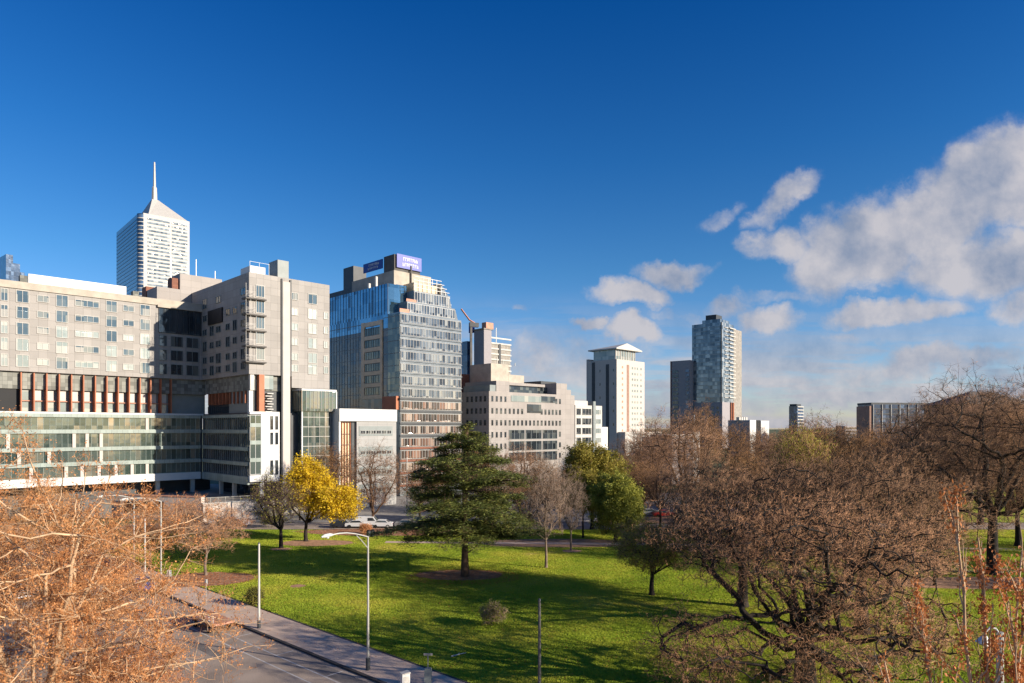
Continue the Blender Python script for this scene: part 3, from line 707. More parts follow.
# skyscraper
K = Bld('striped_skyscraper', 'white striped skyscraper with rounded blue glass corner, stepped pyramid cap and spire', 'skyscraper', 139, 700, 42)
kx, ky = K.fs(189.5), K.ls(116.5)
zt = K.z(212)
K.box('wall', 4, kx, 0, ky, 0, zt, 'offwhite')
K.box('wall', 0, 3.99, 4, ky-.1, 0, zt-.5, 'silver')
cpt = [(4-4*math.cos(t), 4-4*math.sin(t)) for t in np.linspace(0, math.pi/2, 7)]
MB().prism([(4.3, 4.3)]+[(4+(x-4)*1.25, 4+(y-4)*1.25) for x, y in cpt], 0, zt-1).build('rounded_corner', M['deepblue'], K.root)
for k in range(34):
    z = zt-6-k*4.0
    b = MB()
    x0 = 8.0
    b.box(x0, kx*.60, -.35, -.01, z, z+1.8); b.box(kx*.64, kx-2, -.35, -.01, z, z+1.8)
    b.mi(1).box(-.3, -.01, 8, ky-1, z, z+1.8)
    b.build('window_band', [M['farglass'], M['deepblue']], K.root)
    MB().prism([(4.35, 4.35)]+[(4+(x-4)*1.32, 4+(y-4)*1.32) for x, y in cpt], z, z+.8).build('corner_band', M['offwhite'], K.root)
cx, cy = kx*.55, ky*.5
b = MB(); b.v = [(kx*.22,ky*.1,zt+.2),(kx*.99,ky*.02,zt+.2),(kx*.99,ky*.98,zt+.2),(kx*.22,ky*.98,zt+.2),(cx-3,cy-3,zt+30),(cx+3,cy-3,zt+30),(cx+3,cy+3,zt+30),(cx-3,cy+3,zt+30)]
b.f = [(0,1,5,4),(1,2,6,5),(2,3,7,6),(3,0,4,7),(4,5,6,7),(0,3,2,1)]; b.m = [0]*6
b.build('pyramid_roof', M['offwhite'], K.root)
MB().tube([(cx, cy, zt+29), (cx, cy, zt+44), (cx, cy, zt+45), (cx, cy, zt+72)], [3.0, 2.4, 1.5, .8], 6).build('spire', M['offwhite'], K.root)
V_ = Bld('blue_glass_skyscraper', 'dark blue glass skyscraper top stepping down behind the tan block', 'skyscraper', 6, 640, 50)
V_.box('wall', 0, V_.fs(13), 0, 40, 0, V_.z(254), 'deepblue')
V_.box('wall', V_.fs(13)+.01, V_.fs(20), 0, 40, 0, V_.z(262), 'deepblue')
V_.box('wall', V_.fs(20)+.01, V_.fs(24.5), 0, 40, 0, V_.z(270), 'deepblue')
# low distant blocks between
for i, (px, Y, w, h, m, lab) in enumerate([
    (655, 330, 14, Zt(437, 330), 'offwhite', 'pale low block beyond the trees right of the cream tower'),
    (845, 700, 50, Zt(426, 700), 'lilacgrey', 'long low grey block on the horizon among treetops'),
    ]):
    B_ = Bld('low_block_building', lab, 'building', px, Y, 20)
    B_.box('wall', 0, w, 0, 12, 0, h, m)
    for k in range(4): B_.band('F', .5, w-.5, h-3.2-3.4*k, h-1.4-3.4*k, 0, 2, 'windark', 'offwhite')

# ------------------------------------------------------------------ ground, road, walls
def sheet(name, pts, z, m, kind='structure', label=None):
    o = MB().poly([(x, y, z) for x, y in pts]).build(name, M[m]); return tag(o, kind=kind, label=label)
# park lawn material
m, nt, b = newmat('lawn')
tc = N(nt, 'ShaderNodeTexCoord'); n1 = N(nt, 'ShaderNodeTexNoise', i_Scale=.08, i_Detail=8.0, i_Roughness=.65); nt.links.new(tc.outputs['Object'], n1.inputs['Vector'])
c1 = ramp(nt, n1.outputs['Fac'], [(.28, (.13, .19, .02)), (.45, (.27, .33, .03)), (.6, (.38, .38, .05)), (.78, (.46, .34, .12))])
nt.links.new(c1, b.inputs['Base Color']); b.inputs['Roughness'].default_value = .9; b.inputs['Specular IOR Level'].default_value = .1
M['lawn'] = m
m, nt, b = newmat('grass_blade')
tc = N(nt, 'ShaderNodeTexCoord'); n1 = N(nt, 'ShaderNodeTexNoise', i_Scale=.08, i_Detail=8.0, i_Roughness=.65); nt.links.new(tc.outputs['Object'], n1.inputs['Vector'])
c1 = ramp(nt, n1.outputs['Fac'], [(.28, (.15, .22, .025)), (.45, (.32, .40, .04)), (.6, (.46, .46, .06)), (.78, (.56, .42, .16))])
nt.links.new(c1, b.inputs['Base Color']); b.inputs['Roughness'].default_value = .8; b.inputs['Specular IOR Level'].default_value = .1
tr = N(nt, 'ShaderNodeBsdfTranslucent'); nt.links.new(c1, tr.inputs['Color']); ms = N(nt, 'ShaderNodeMixShader'); ms.inputs[0].default_value = .5
nt.links.new(b.outputs[0], ms.inputs[1]); nt.links.new(tr.outputs[0], ms.inputs[2]); nt.links.new(ms.outputs[0], nt.nodes['Material Output'].inputs['Surface'])
M['blade'] = m

sheet('ground', [(-4000, -300), (4000, -300), (4000, 9000), (-4000, 9000)], -.15, 'ground')
nv = Vector((.67, .742)); dv = Vector((-.742, .67))     # across the road, along it (away to the left)
def rd(n, t): p = nv*n+dv*t; return (p.x, p.y)
sheet('road', [rd(2, -90), rd(29.62, -90), rd(29.62, 160), rd(2, 160)], -.12, 'asphalt')
b = MB(); 
for t in range(-40, 160, 2):
    p = [rd(29.62, t+.02), rd(29.9, t+.02), rd(29.9, t+1.98), rd(29.62, t+1.98)]; b.prism(p, -.149, .012)
tag(b.build('kerb', M['kerb']), kind='structure')
b = MB(); b.prism([rd(29.9, -40), rd(33.6, -40), rd(33.6, 160), rd(29.9, 160)], -.148, .004); tag(b.build('footpath', M['path']), kind='structure')
b = MB(); b.prism([rd(33.6, -40), rd(33.78, -40), rd(33.78, 62), rd(33.6, 62)], -.147, .03); tag(b.build('path_edging', M['kerb']), kind='structure')
b = MB()
def stripe(n0, n1, t0, t1): b.poly([(*rd(n0, t0), -.116), (*rd(n1, t0), -.116), (*rd(n1, t1), -.116), (*rd(n0, t1), -.116)])
stripe(27.72, 27.84, -30, 120); stripe(26.35, 26.47, -30, 120); stripe(16.2, 16.35, -30, 120)
for t in range(-20, 110, 7): stripe(27.85, 29.3, t+.4, t+.52)
for t in range(-20, 110, 9): stripe(22.6, 22.72, t, t+3)
tag(b.build('road_markings', M['paint']), kind='structure')
m = mat('patched_asphalt', (.22, .19, .17), .9, var=.2, scale=.8, bump=9); M['patch'] = m
for k, (n0, t0, w, l) in enumerate([(27.9, 40, 1.3, 5.5), (24.2, 52, 1.0, 8), (22.8, 24, 1.6, 3.4), (28.2, 12, .9, 4), (19, 38, 1.1, 9)]):
    sheet('road_patch', [rd(n0, t0), rd(n0+w, t0+.2), rd(n0+w-.1, t0+l), rd(n0+.1, t0+l-.3)], -.1185, 'patch')
for k, (n0, t0) in enumerate([(25.2, 33), (20.5, 47), (24.6, 63)]):
    c = rd(n0, t0); o = MB().prism([(c[0]+.33*math.cos(a), c[1]+.33*math.sin(a)) for a in np.linspace(0, 6.283, 17)[:-1]], -.119, -.108).build('manhole_cover', M['rubber']); tag(o, ['iron manhole cover nearest on the road lane', 'iron manhole cover in the middle of the road', 'iron manhole cover far up the road'][k], 'manhole cover')
# lawn (one sheet) bounded by the footpath, the far street
LY1 = 121.0
lawnpts = [rd(33.78, -60), (130, 20), (190, LY1), (-62, LY1), rd(33.78, 62)]
sheet('lawn', lawnpts, 0.0, 'lawn')
sheet('cross_street', [(-72, 122.0), (260, 122.0), (260, 130.5), (-72, 130.5)], -.10, 'asphalt')
b = MB()
for k in range(60): b.box(-62+k*4, -62.03+(k+1)*4, LY1+.01, LY1+.3, -.14, .03)
tag(b.build('street_kerb', M['kerb']), kind='structure')
sheet('forecourt', [(-60, 130.6), (60, 130.6), (60, 190), (-60, 190)], -.06, 'concrete')
sheet('street_verge', [(60.1, 130.6), (260, 130.6), (260, 200), (60.1, 200)], -.05, 'lawn')
# mulch beds
beds = [(*gp(460, 575), 5.6, 3.0), (*gp(207, 579), 5.6, 4.0), (*gp(395, 532), 17, 4.2), (*gp(316, 543), 6, 3), (*gp(563, 543), 14, 4.0), (*gp(985, 583), 14, 3.2), (*gp(281, 549), 1.6, 1.2), (*gp(572, 551), 1.5, 1.2), (*gp(298, 586), .9, .8), (*gp(700, 520), 20, 5)]
for k, (x, y, a, c) in enumerate(beds):
    rr = random.Random(k); pts = []
    ph = [rr.uniform(0, 6.28) for _ in range(3)]
    for j in range(40):
        t = 2*math.pi*j/40; q = 1+.07*math.sin(3*t+ph[0])+.05*math.sin(5*t+ph[1])+.03*math.sin(9*t+ph[2])
        pts.append((x+a*q*math.cos(t), y+c*q*math.sin(t)))
    sheet('mulch_bed', pts, .006+.0005*k, 'mulch')
def paved(name, pts, m): sheet(name, pts, .012, m)
p0, p1 = gp(330, 545), gp(700, 553)
sheet('park_path', [(-20, 107), (40, 104), (75, 100), (75, 101.8), (40, 105.8), (-20, 108.6)], .014, 'path')
sheet('park_path', [(28, 84), (110, 88), (110, 90.2), (28, 86)], .016, 'path')

# grass blades over the lawn
rng = np.random.default_rng(3)
def inlawn(x, y):
    n = .67*x+.742*y
    ok = (n > 33.85) & (y < LY1-.2) & (x > -60) & (x < 95)
    for (cx, cy, a, c) in beds: ok &= ((x-cx)/(a*.97))**2+((y-cy)/(c*.97))**2 > 1
    ok &= ~((np.abs(y-(105.9-.05*(x-10))) < 1.2) & (x > -20) & (x < 75))
    return ok
NT = 560000
yy = 44+77*rng.random(NT*2)**1.25; xx = (-.78+1.62*rng.random(NT*2))*yy
k = inlawn(xx, yy); xx, yy = xx[k][:NT], yy[k][:NT]; n = len(xx)
ang = rng.random(n)*math.pi*2; w = .04+.05*rng.random(n)+yy*.0005; h = .04+.045*rng.random(n)
le = (rng.random((n, 2))-.5)*.08
V = np.zeros((n, 3, 3)); dx_, dy_ = np.cos(ang)*w, np.sin(ang)*w
V[:, 0] = np.stack([xx-dx_, yy-dy_, np.full(n, 0.0)], 1); V[:, 1] = np.stack([xx+dx_, yy+dy_, np.full(n, 0.0)], 1)
V[:, 2] = np.stack([xx+le[:, 0], yy+le[:, 1], h], 1)
me = mesh_np('grass', V.reshape(-1, 3), [np.arange(n*3).reshape(-1, 3)], [M['blade']])
g = bpy.data.objects.new('grass', me); C.objects.link(g); tag(g, 'short green winter grass covering the park lawn', 'grass', kind='stuff')

# fallen leaves
def scatter(name, cx, cy, rx, ry, n, size, m, label, seed=1, z=.03):
    r = np.random.default_rng(seed); a = r.random(n)*6.283; q = np.sqrt(r.random(n))
    x, y = cx+np.cos(a)*q*rx, cy+np.sin(a)*q*ry
    V = np.zeros((n, 4, 3)); t = r.random(n)*6.283
    for j, (s, c) in enumerate(((1, 0), (0, .6), (-1, 0), (0, -.6))):
        V[:, j, 0] = x+(np.cos(t)*s-np.sin(t)*c)*size; V[:, j, 1] = y+(np.sin(t)*s+np.cos(t)*c)*size; V[:, j, 2] = z+r.random(n)*.05
    me = mesh_np(name, V.reshape(-1, 3), [np.arange(n*4).reshape(-1, 4)], [M[m]])
    o = bpy.data.objects.new(name, me); C.objects.link(o); return tag(o, label, 'leaves', kind='stuff')
scatter('fallen_leaves', *gp(463, 577), 7, 4.5, 3000, .07, 'leafrust', 'brown fallen needles and leaves scattered under the cedar', 1)
scatter('fallen_leaves', *gp(395, 532), 17, 4, 5000, .08, 'leafrust', 'rust fallen leaves banked beside the far street', 2)
scatter('fallen_leaves', *gp(207, 579), 6, 4, 2500, .07, 'leafrust', 'orange fallen leaves round the small pink-twigged tree', 3)
scatter('fallen_leaves', 14, 72, 42, 24, 7000, .06, 'leafrust', 'single brown leaves strewn over the open lawn', 7, .05)
scatter('fallen_leaves', *rd(31.5, 20), 14, 10, 900, .06, 'leaforange', 'loose orange leaves blown across the footpath', 4)

# terrace walls
def wallseg(name, x0, y0, x1, y1, h, t, m, label, cat='wall', cap=None, group=None):
    d = Vector((x1-x0, y1-y0)); L_ = d.length; r = empty(name, (x0, y0, 0), math.atan2(d.y, d.x), label, cat, group)
    MB().box(0, L_, 0, t, -.1, h).build('wall_face', M[m], r)
    MB().box(-.06, L_+.06, -.08, t+.08, h+.002, h+.16).build('coping', M[cap or m], r)
    return r, L_
r, L_ = wallseg('stone_retaining_wall', X(203, 131), 131, X(262, 137), 137, 3.4, 1, 'stonewall', 'pale stone block terrace wall below the shaded wing', cap='offwhite')
b = MB()
for k in range(9): b.box(k*L_/8.01, k*L_/8.01+.05, .3, .35, 3.57, 4.5)
b.box(0, L_, .3, .35, 4.5, 4.56); b.build('railing', M['steel'], r)
r, L_ = wallseg('stone_retaining_wall', X(120, 136), 136, X(201, 131.5), 131.5, 4.6, 1, 'stonewall', 'tan parapet wall with painted dark openings left of the stone terrace wall', cap='salmon')
b = MB(); b.box(1, L_*.55, -.02, -.003, 1.2, 3.6); b.build('painted_opening', M['black'], r)  # thin plate on the wall face, dark of an opening painted in black
MB().prism([(X(203, 137)+1, 137.5), (X(262, 137)+.5, 139), (-34, 165), (-110, 190), (-110, 136)], -.05, 3.3).build('terrace', M['concrete'])['kind'] = 'structure'

# ------------------------------------------------------------------ trees
def tubes_np(chains, sides):
    """chains: list of (pts (k,3), radii (k,)) all same k -> verts, quads"""
    P = np.array([c[0] for c in chains]); R_ = np.array([c[1] for c in chains]); n, k, _ = P.shape
    D_ = np.empty_like(P); D_[:, 1:-1] = P[:, 2:]-P[:, :-2]; D_[:, 0] = P[:, 1]-P[:, 0]; D_[:, -1] = P[:, -1]-P[:, -2]
    D_ /= np.linalg.norm(D_, axis=2, keepdims=True)+1e-9
    ref = np.where(np.abs(D_[:, :1, 2:3]) > .9, np.array([[[1., 0, 0]]]), np.array([[[0, 0, 1.]]]))
    A = np.cross(D_, np.broadcast_to(ref, D_.shape)); A /= np.linalg.norm(A, axis=2, keepdims=True)+1e-9
    B = np.cross(D_, A)
    t = np.arange(sides)*2*math.pi/sides
    V = P[:, :, None, :]+R_[:, :, None, None]*(A[:, :, None, :]*np.cos(t)[None, None, :, None]+B[:, :, None, :]*np.sin(t)[None, None, :, None])
    idx = np.arange(n*k*sides).reshape(n, k, sides)
    a = idx[:, :-1]; b = idx[:, 1:]
    Q_ = np.stack([a, np.roll(a, -1, 2), np.roll(b, -1, 2), b], -1).reshape(-1, 4)
    return V.reshape(-1, 3), Q_
class Acc:
    def __init__(s): s.V = []; s.F = []; s.fm = []; s.n = 0
    def add(s, V, Fc, m): s.V.append(V); s.F.append(Fc+s.n); s.fm.append(m); s.n += len(V)
    def mesh(s, name, mats, smooth=False): return mesh_np(name, np.concatenate(s.V), s.F, mats, s.fm, smooth)
def spikes(P, D_, r):
    """tapering three-sided twigs from P along D_"""
    n = len(P); ref = np.where(np.abs(D_[:, 2:3]) > np.linalg.norm(D_, axis=1, keepdims=True)*.9, np.array([[1., 0, 0]]), np.array([[0, 0, 1.]]))
    A = np.cross(D_, ref); A /= np.linalg.norm(A, axis=1, keepdims=True)+1e-9; B = np.cross(D_, A); B /= np.linalg.norm(B, axis=1, keepdims=True)+1e-9
    r = np.broadcast_to(np.asarray(r), (n,))[:, None]
    V = np.stack([P+A*r, P-A*r*.5+B*r*.87, P-A*r*.5-B*r*.87, P+D_], 1).reshape(-1, 3)
    i = np.arange(n)*4
    Fc = np.concatenate([np.stack([i, i+1, i+3], 1), np.stack([i+1, i+2, i+3], 1), np.stack([i+2, i, i+3], 1)])
    return V, Fc
def leaves_np(P, size, rng, flat=0, aspect=.6):
    n = len(P); a = rng.normal(size=(n, 3)); b = rng.normal(size=(n, 3))
    if flat: a[:, 2] *= (1-flat); b[:, 2] *= (1-flat)
    a /= np.linalg.norm(a, axis=1, keepdims=True); b -= a*(a*b).sum(1, keepdims=True); b /= np.linalg.norm(b, axis=1, keepdims=True)+1e-9
    s = (size*(.6+.8*rng.random(n)))[:, None]
    V = np.stack([P-a*s, P-b*s*aspect, P+a*s, P+b*s*aspect], 1).reshape(-1, 3)
    return V, np.arange(n*4).reshape(-1, 4)

def tree_mesh(seed, th, env, levels, tr=.3, lean=(0, 0), twig=(8000, .8, .012), twig2=0, twigdir=(0, 0, .3), bend=.18, jit=.12, expo=.5, rt=.012,
              leaf=None, mats=('barkbrown', 'twigbrown', None), start=.45, spread=1.0, twiglev=2, name='tree', maxr1=.6):
    rg = np.random.default_rng(seed)
    pos = []; par = []; chains = []
    kt = 8; w = rg.normal(size=2)*.02*th
    for i in range(kt):
        f = i/(kt-1); pos.append(np.array([lean[0]*f**1.3+w[0]*math.sin(f*4), lean[1]*f**1.3+w[1]*math.sin(f*3), th*f-.15*(i == 0)])); par.append(i-1)
    chains.append((0, list(range(kt)), -1)); top = pos[-1].copy(); attach_from = int(kt*start); lev_of = [0]*kt
    for li, (cnt, ns) in enumerate(levels):
        T_ = env(cnt, rg, li)
        T_ = T_[np.argsort(np.linalg.norm(T_-top, axis=1))]
        kd = kdtree.KDTree(len(pos)); 
        for i in range(attach_from, len(pos)): kd.insert(pos[i], i)
        kd.balance()
        for t in T_:
            best = None
            dt = np.linalg.norm(t-top)
            for co, i, d in kd.find_n(t, 6 if li else kt):
                p = pos[i]; cost = d+.7*max(0, np.linalg.norm(p-top)-dt)+(.4*max(0, p[2]-t[2]) if li < 2 else 0)
                if best is None or cost < best[0]: best = (cost, i)
            i0 = best[1]; p = pos[i0]; d = t-p; L_ = np.linalg.norm(d)
            if L_ < .15: continue
            ctrl = p+d*.5+np.array([0, 0, bend*L_*(1.4 if li == 0 else .6)])+rg.normal(size=3)*jit*L_*.6
            prev = i0; ids = [i0]
            for s in range(1, ns+1):
                f = s/ns; q = (1-f)**2*p+2*f*(1-f)*ctrl+f*f*t+rg.normal(size=3)*jit*L_/ns*.8*(1 if s < ns else .3)
                pos.append(q); par.append(prev); prev = len(pos)-1; ids.append(prev); lev_of.append(li+1)
            chains.append((li+1, ids, i0))
    n = len(pos); cnt_ = np.ones(n)*.0
    haschild = np.zeros(n, bool)
    for i in range(n):
        if par[i] >= 0: haschild[par[i]] = True
    cnt_[~haschild] = 1
    for i in range(n-1, 0, -1):
        if par[i] >= 0: cnt_[par[i]] += cnt_[i]
    rad = rt*np.maximum(cnt_, 1)**expo
    rad *= tr/rad[2]*1.0 if rad[2] > tr else 1.0
    rad = np.maximum(rad, rt*.8)
    k0 = tr/rad[0]
    for i in range(kt): rad[i] = tr*(1-.35*i/(kt-1)) * (1.35 if i == 0 else 1)
    P = np.array(pos)
    tk, cr_ = Acc(), Acc()
    groups = {}
    for lv_, ids, i0 in chains:
        rr = rad[ids].copy()
        if i0 >= 0: rr[0] = min(rr[0], rr[1]*1.25)
        rr[-1] *= 1 if haschild[ids[-1]] else .5
        groups.setdefault((min(lv_, 4), len(ids)), []).append((P[ids], rr))
    for (lv_, k_), ch in groups.items():
        V, Fc = tubes_np(ch, {0: 12, 1: 8, 2: 5, 3: 4, 4: 3}[lv_])
        (tk if lv_ <= 1 else cr_).add(V, Fc, 0)
    lv_arr = np.array(lev_of); cand = np.where(lv_arr >= min(twiglev, len(levels)))[0]
    out = P-top*np.array([.6, .6, .5]); out /= np.linalg.norm(out, axis=1, keepdims=True)+1e-9
    allP = []
    if twig[0]:
        c = rg.choice(cand, twig[0]); c2 = np.array(par)[c]; f = rg.random((len(c), 1))
        S_ = P[c]*(1-f)+P[c2]*f
        D_ = out[c]*.6+rg.normal(size=(len(c), 3))*.75*spread+np.array(twigdir); D_ /= np.linalg.norm(D_, axis=1, keepdims=True)
        D_ *= twig[1]*(.4+.9*rg.random((len(c), 1)))
        V, Fc = spikes(S_, D_, twig[2]); cr_.add(V, Fc, 1); allP.append((S_, D_))
        if twig2:
            c = rg.integers(0, len(S_), twig2); f = .25+.7*rg.random((twig2, 1)); S2 = S_[c]+D_[c]*f
            D2 = D_[c]*.5+rg.normal(size=(twig2, 3))*.45*twig[1]*spread+np.array(twigdir)*.4*twig[1]; D2 *= .55+.4*rg.random((twig2, 1))
            V, Fc = spikes(S2, D2, twig[2]*.75); cr_.add(V, Fc, 1); allP.append((S2, D2))
    if leaf:
        nl, size, sp_, flat = leaf[:4]
        asp = leaf[4] if len(leaf) > 4 else .6
        if allP and sp_ < .3:
            S_ = np.concatenate([a for a, _ in allP]); D_ = np.concatenate([b for _, b in allP])
            c = rg.integers(0, len(S_), nl); L0 = S_[c]+D_[c]*(.3+.75*rg.random((nl, 1)))+rg.normal(size=(nl, 3))*sp_
        else:
            c = rg.choice(cand, nl); L0 = P[c]+rg.normal(size=(nl, 3))*np.array([sp_, sp_, sp_*(1-.6*flat)])
        V, Fc = leaves_np(L0, size, rg, flat, asp); cr_.add(V, Fc, 2)
    mm = [M[mats[0]], M[mats[1]], M[mats[2]] if mats[2] else M[mats[1]]]
    return tk.mesh(name+'_trunk', [mm[0]], True), cr_.mesh(name+'_crown', mm)
def put_tree(meshes, name, loc, label, cat='tree', group=None, rz=0, sc=(1, 1, 1)):
    r = empty(name, (loc[0], loc[1], 0), rz, label, cat, group); r.scale = sc
    for part, me in zip(('trunk', 'crown'), meshes):
        o = bpy.data.objects.new(part, me); C.objects.link(o); o.parent = r
    return r
def ell(cx, cz, rx, rz, ry=None, shell=.35, cy=0, lobes=None, low=None):
    ry = ry or rx
    def f(n, rg, li):
        d = rg.normal(size=(n, 3)); d /= np.linalg.norm(d, axis=1, keepdims=True)
        inner = (.55, .7, .8, .85)[min(li, 3)]
        q = inner*rg.random((n, 1))**(shell)+(1-inner)*rg.random((n, 1))
        if li == 0: q = .45+.35*rg.random((n, 1))
        # uneven outline
        lump = 1+.20*np.sin(3*np.arctan2(d[:, 1], d[:, 0])+1.3)+.07*np.sin(7*np.arctan2(d[:, 1], d[:, 0])+4*d[:, 2])+.15*np.sin(5*d[:, 2]*2+2*d[:, 0]*3)
        p = d*q*lump[:, None]*np.array([rx, ry, rz])+np.array([cx, cy, cz])
        if low is not None: p[:, 2] = np.maximum(p[:, 2], low+rg.random(n)*1.5)
        return p
    return f
def multi(fs, ws):
    ws = np.array(ws)/sum(ws)
    def f(n, rg, li):
        out = []
        for g_, w_ in zip(fs, ws): out.append(g_(max(1, int(round(n*w_))), rg, li))
        return np.concatenate(out)
    return f

# old weeping elm: contorted dark limbs, dense pinkish twigs
elm = tree_mesh(11, 4.2, multi([ell(0, 10.2, 9.6, 3.8, low=6.6), ell(-8.4, 4.4, 3.6, 2.8, cy=-1, low=1.2), ell(6.8, 4.2, 4.8, 2.8, cy=0, low=1.0), ell(-3, 3.8, 4.5, 2.6, cy=-5, low=1.2), ell(2, 5.4, 8.5, 2.6, cy=-2, low=1.5)], [.56, .11, .12, .09, .12]),
    [(26, 10), (90, 7), (560, 6), (3800, 4), (15000, 3)], tr=.8, twig=(34000, .36, .0105), twig2=34000, twigdir=(0, 0, .1), bend=.0, jit=.40, expo=.50, rt=.0085,
    mats=('barkdark', 'twigpink', None), start=.45, twiglev=4, name='elm')
elm_b = tree_mesh(12, 4.6, ell(0, 9.6, 9.5, 5.6, low=4.0), [(14, 8), (70, 6), (500, 5), (3200, 4), (11000, 3)], tr=.6, twig=(26000, .45, .012), twig2=26000,
    twigdir=(0, 0, .2), bend=.06, jit=.32, expo=.48, rt=.010, mats=('barkdark', 'twigbrown', None), start=.4, twiglev=4, name='elm_b')
# upright winter trees
bareA = tree_mesh(21, 5.5, ell(0, 13.2, 8.2, 8.0, low=5.5), [(10, 7), (50, 6), (300, 4), (1800, 4), (5000, 3)], tr=.45, twig=(8000, .8, .015), twig2=10000,
    twigdir=(0, 0, .55), bend=.1, jit=.16, expo=.47, rt=.012, mats=('barkbrown', 'twigbrown', None), start=.35, twiglev=3, name='bare_a')
bareB = tree_mesh(22, 4.5, ell(0, 12, 7.0, 8.0, low=4.5), [(11, 7), (50, 6), (300, 4), (1800, 4), (5000, 3)], tr=.4, twig=(8000, .8, .015), twig2=10000,
    twigdir=(0, 0, .4), bend=.12, jit=.2, expo=.47, rt=.012, mats=('barkdark', 'twigcopper', None), start=.35, twiglev=3, name='bare_b')
fork = tree_mesh(23, 3.2, ell(0, 13.5, 9.6, 9.0, low=5.5), [(6, 9), (34, 6), (220, 4), (1300, 4), (4000, 3)], tr=.5, twig=(7000, .9, .015), twig2=7000,
    twigdir=(0, 0, .5), bend=.02, jit=.12, expo=.48, rt=.013, mats=('barkbrown', 'twigbrown', None), start=.5, twiglev=3, name='fork')
bigR = tree_mesh(24, 7.0, ell(0, 15.5, 11.5, 9.5, low=6.0), [(10, 9), (54, 6), (400, 4), (2800, 4), (9000, 3)], tr=.72, twig=(18000, .7, .013), twig2=22000,
    twigdir=(0, 0, .4), bend=.04, jit=.14, expo=.48, rt=.013, mats=('barkdark', 'twigbrown', None), start=.5, twiglev=3, name='big')
pale = tree_mesh(25, 3.6, ell(0, 9.2, 3.4, 5.4, low=3.4), [(9, 6), (36, 5), (200, 4), (700, 3), (1600, 3)], tr=.2, twig=(2500, .6, .012), twig2=3500,
    twigdir=(0, 0, .35), bend=.15, jit=.25, expo=.45, rt=.013, mats=('barkgrey', 'twiggrey', None), start=.5, twiglev=3, name='pale')
small = tree_mesh(26, 2.6, ell(0, 6.1, 4.6, 3.5, low=2.4), [(9, 6), (36, 5), (220, 4), (800, 3), (2500, 3)], tr=.2, twig=(6000, .5, .012), twig2=8000,
    twigdir=(0, 0, .0), bend=.2, jit=.2, expo=.45, rt=.012, mats=('barkgrey', 'twigpink', None), start=.5, twiglev=3, name='small')
plane = tree_mesh(31, 4.4, multi([ell(0, 11.2, 6.6, 6.6, low=4.6), ell(0, 8.0, 8.8, 4.6, low=3.4)], [.6, .4]), [(12, 8), (60, 6), (360, 5), (2400, 4)], tr=.36, twig=(13000, .6, .009), twig2=14000,
    twigdir=(0, 0, .6), bend=-.10, jit=.10, expo=.44, rt=.011, leaf=(36000, .05, .06, 0), mats=('barkplane', 'leaforange', 'leaforange'), start=.3, twiglev=3, name='plane')
plane_b = tree_mesh(32, 3.4, ell(0, 7.6, 5.4, 5.2, low=2.2), [(10, 7), (45, 6), (240, 4), (1100, 3)], tr=.26, twig=(8000, .7, .009), twig2=10000,
    twigdir=(0, 0, .4), bend=-.08, jit=.11, expo=.44, rt=.011, leaf=(16000, .055, .06, 0), mats=('barkplane', 'leaforange', 'leaforange'), start=.3, twiglev=2, name='plane_b')
yellow = tree_mesh(41, 2.6, multi([ell(.2, 8.4, 3.3, 3.6, low=3.6), ell(5.0, 5.8, 3.2, 2.8, low=2.2), ell(2, 5.5, 3, 2, low=2)], [.5, .36, .14]), [(9, 6), (44, 5), (240, 4), (800, 3)], tr=.3, twig=(4000, .6, .012),
    bend=.1, jit=.25, rt=.014, leaf=(34000, .12, .30, .1), mats=('barkdark', 'twigbrown', 'leafyellow'), start=.5, twiglev=3, name='yellow')
darky = tree_mesh(42, 2.4, ell(-.8, 6.6, 4.0, 3.6, low=2.8), [(9, 6), (40, 5), (240, 4), (900, 3)], tr=.3, twig=(4500, .6, .013), twig2=4500,
    bend=.1, jit=.3, rt=.014, leaf=(1500, .09, .2, .1), mats=('barkdark', 'twigdark', 'leafolive'), start=.5, twiglev=3, name='darky')
def cedar_env(n, rg, li):
    lay = np.array([5.6, 6.9, 8.4, 9.7, 11.3, 12.7, 14.3, 15.5, 16.7, 17.9]); R_ = np.array([7.4, 8.6, 6.2, 7.6, 5.6, 7.0, 6.0, 3.4, 2.9, 1.0])
    i = rg.choice(len(lay), n, p=R_**1.3/sum(R_**1.3)); a = rg.random(n)*6.283; q = (.25+.75*rg.random(n)**.6) if li else (.75+.2*rg.random(n))
    r = R_[i]*q*(1+.26*np.sin(a*2+i*2.1+.5)+.16*np.sin(5*a+i*1.3))
    return np.stack([r*np.cos(a), r*np.sin(a), lay[i]-.045*r*r*.3+rg.normal(size=n)*.12+.30*np.sin(2*a+i)], 1)
cedar = tree_mesh(51, 18.2, cedar_env, [(60, 6), (420, 4), (2400, 3)], tr=.42, twig=(6000, .5, .014), twigdir=(0, 0, .3), bend=.06, jit=.08, expo=.42, rt=.016,
    leaf=(165000, .18, .34, .86, .22), mats=('barkbrown', 'barkdark', 'needle'), start=.12, twiglev=2, name='cedar')
ever = tree_mesh(52, 3.0, multi([ell(0, 7.5, 5.0, 5.6, low=1.4), ell(2.5, 5.5, 3.2, 3.8, low=1.0)], [.7, .3]), [(10, 5), (60, 5), (380, 4), (1200, 3)], tr=.35, twig=(2000, .5, .012),
    rt=.014, leaf=(75000, .13, .32, 0), mats=('barkdark', 'barkdark', 'leafdark'), start=.3, twiglev=2, name='ever')
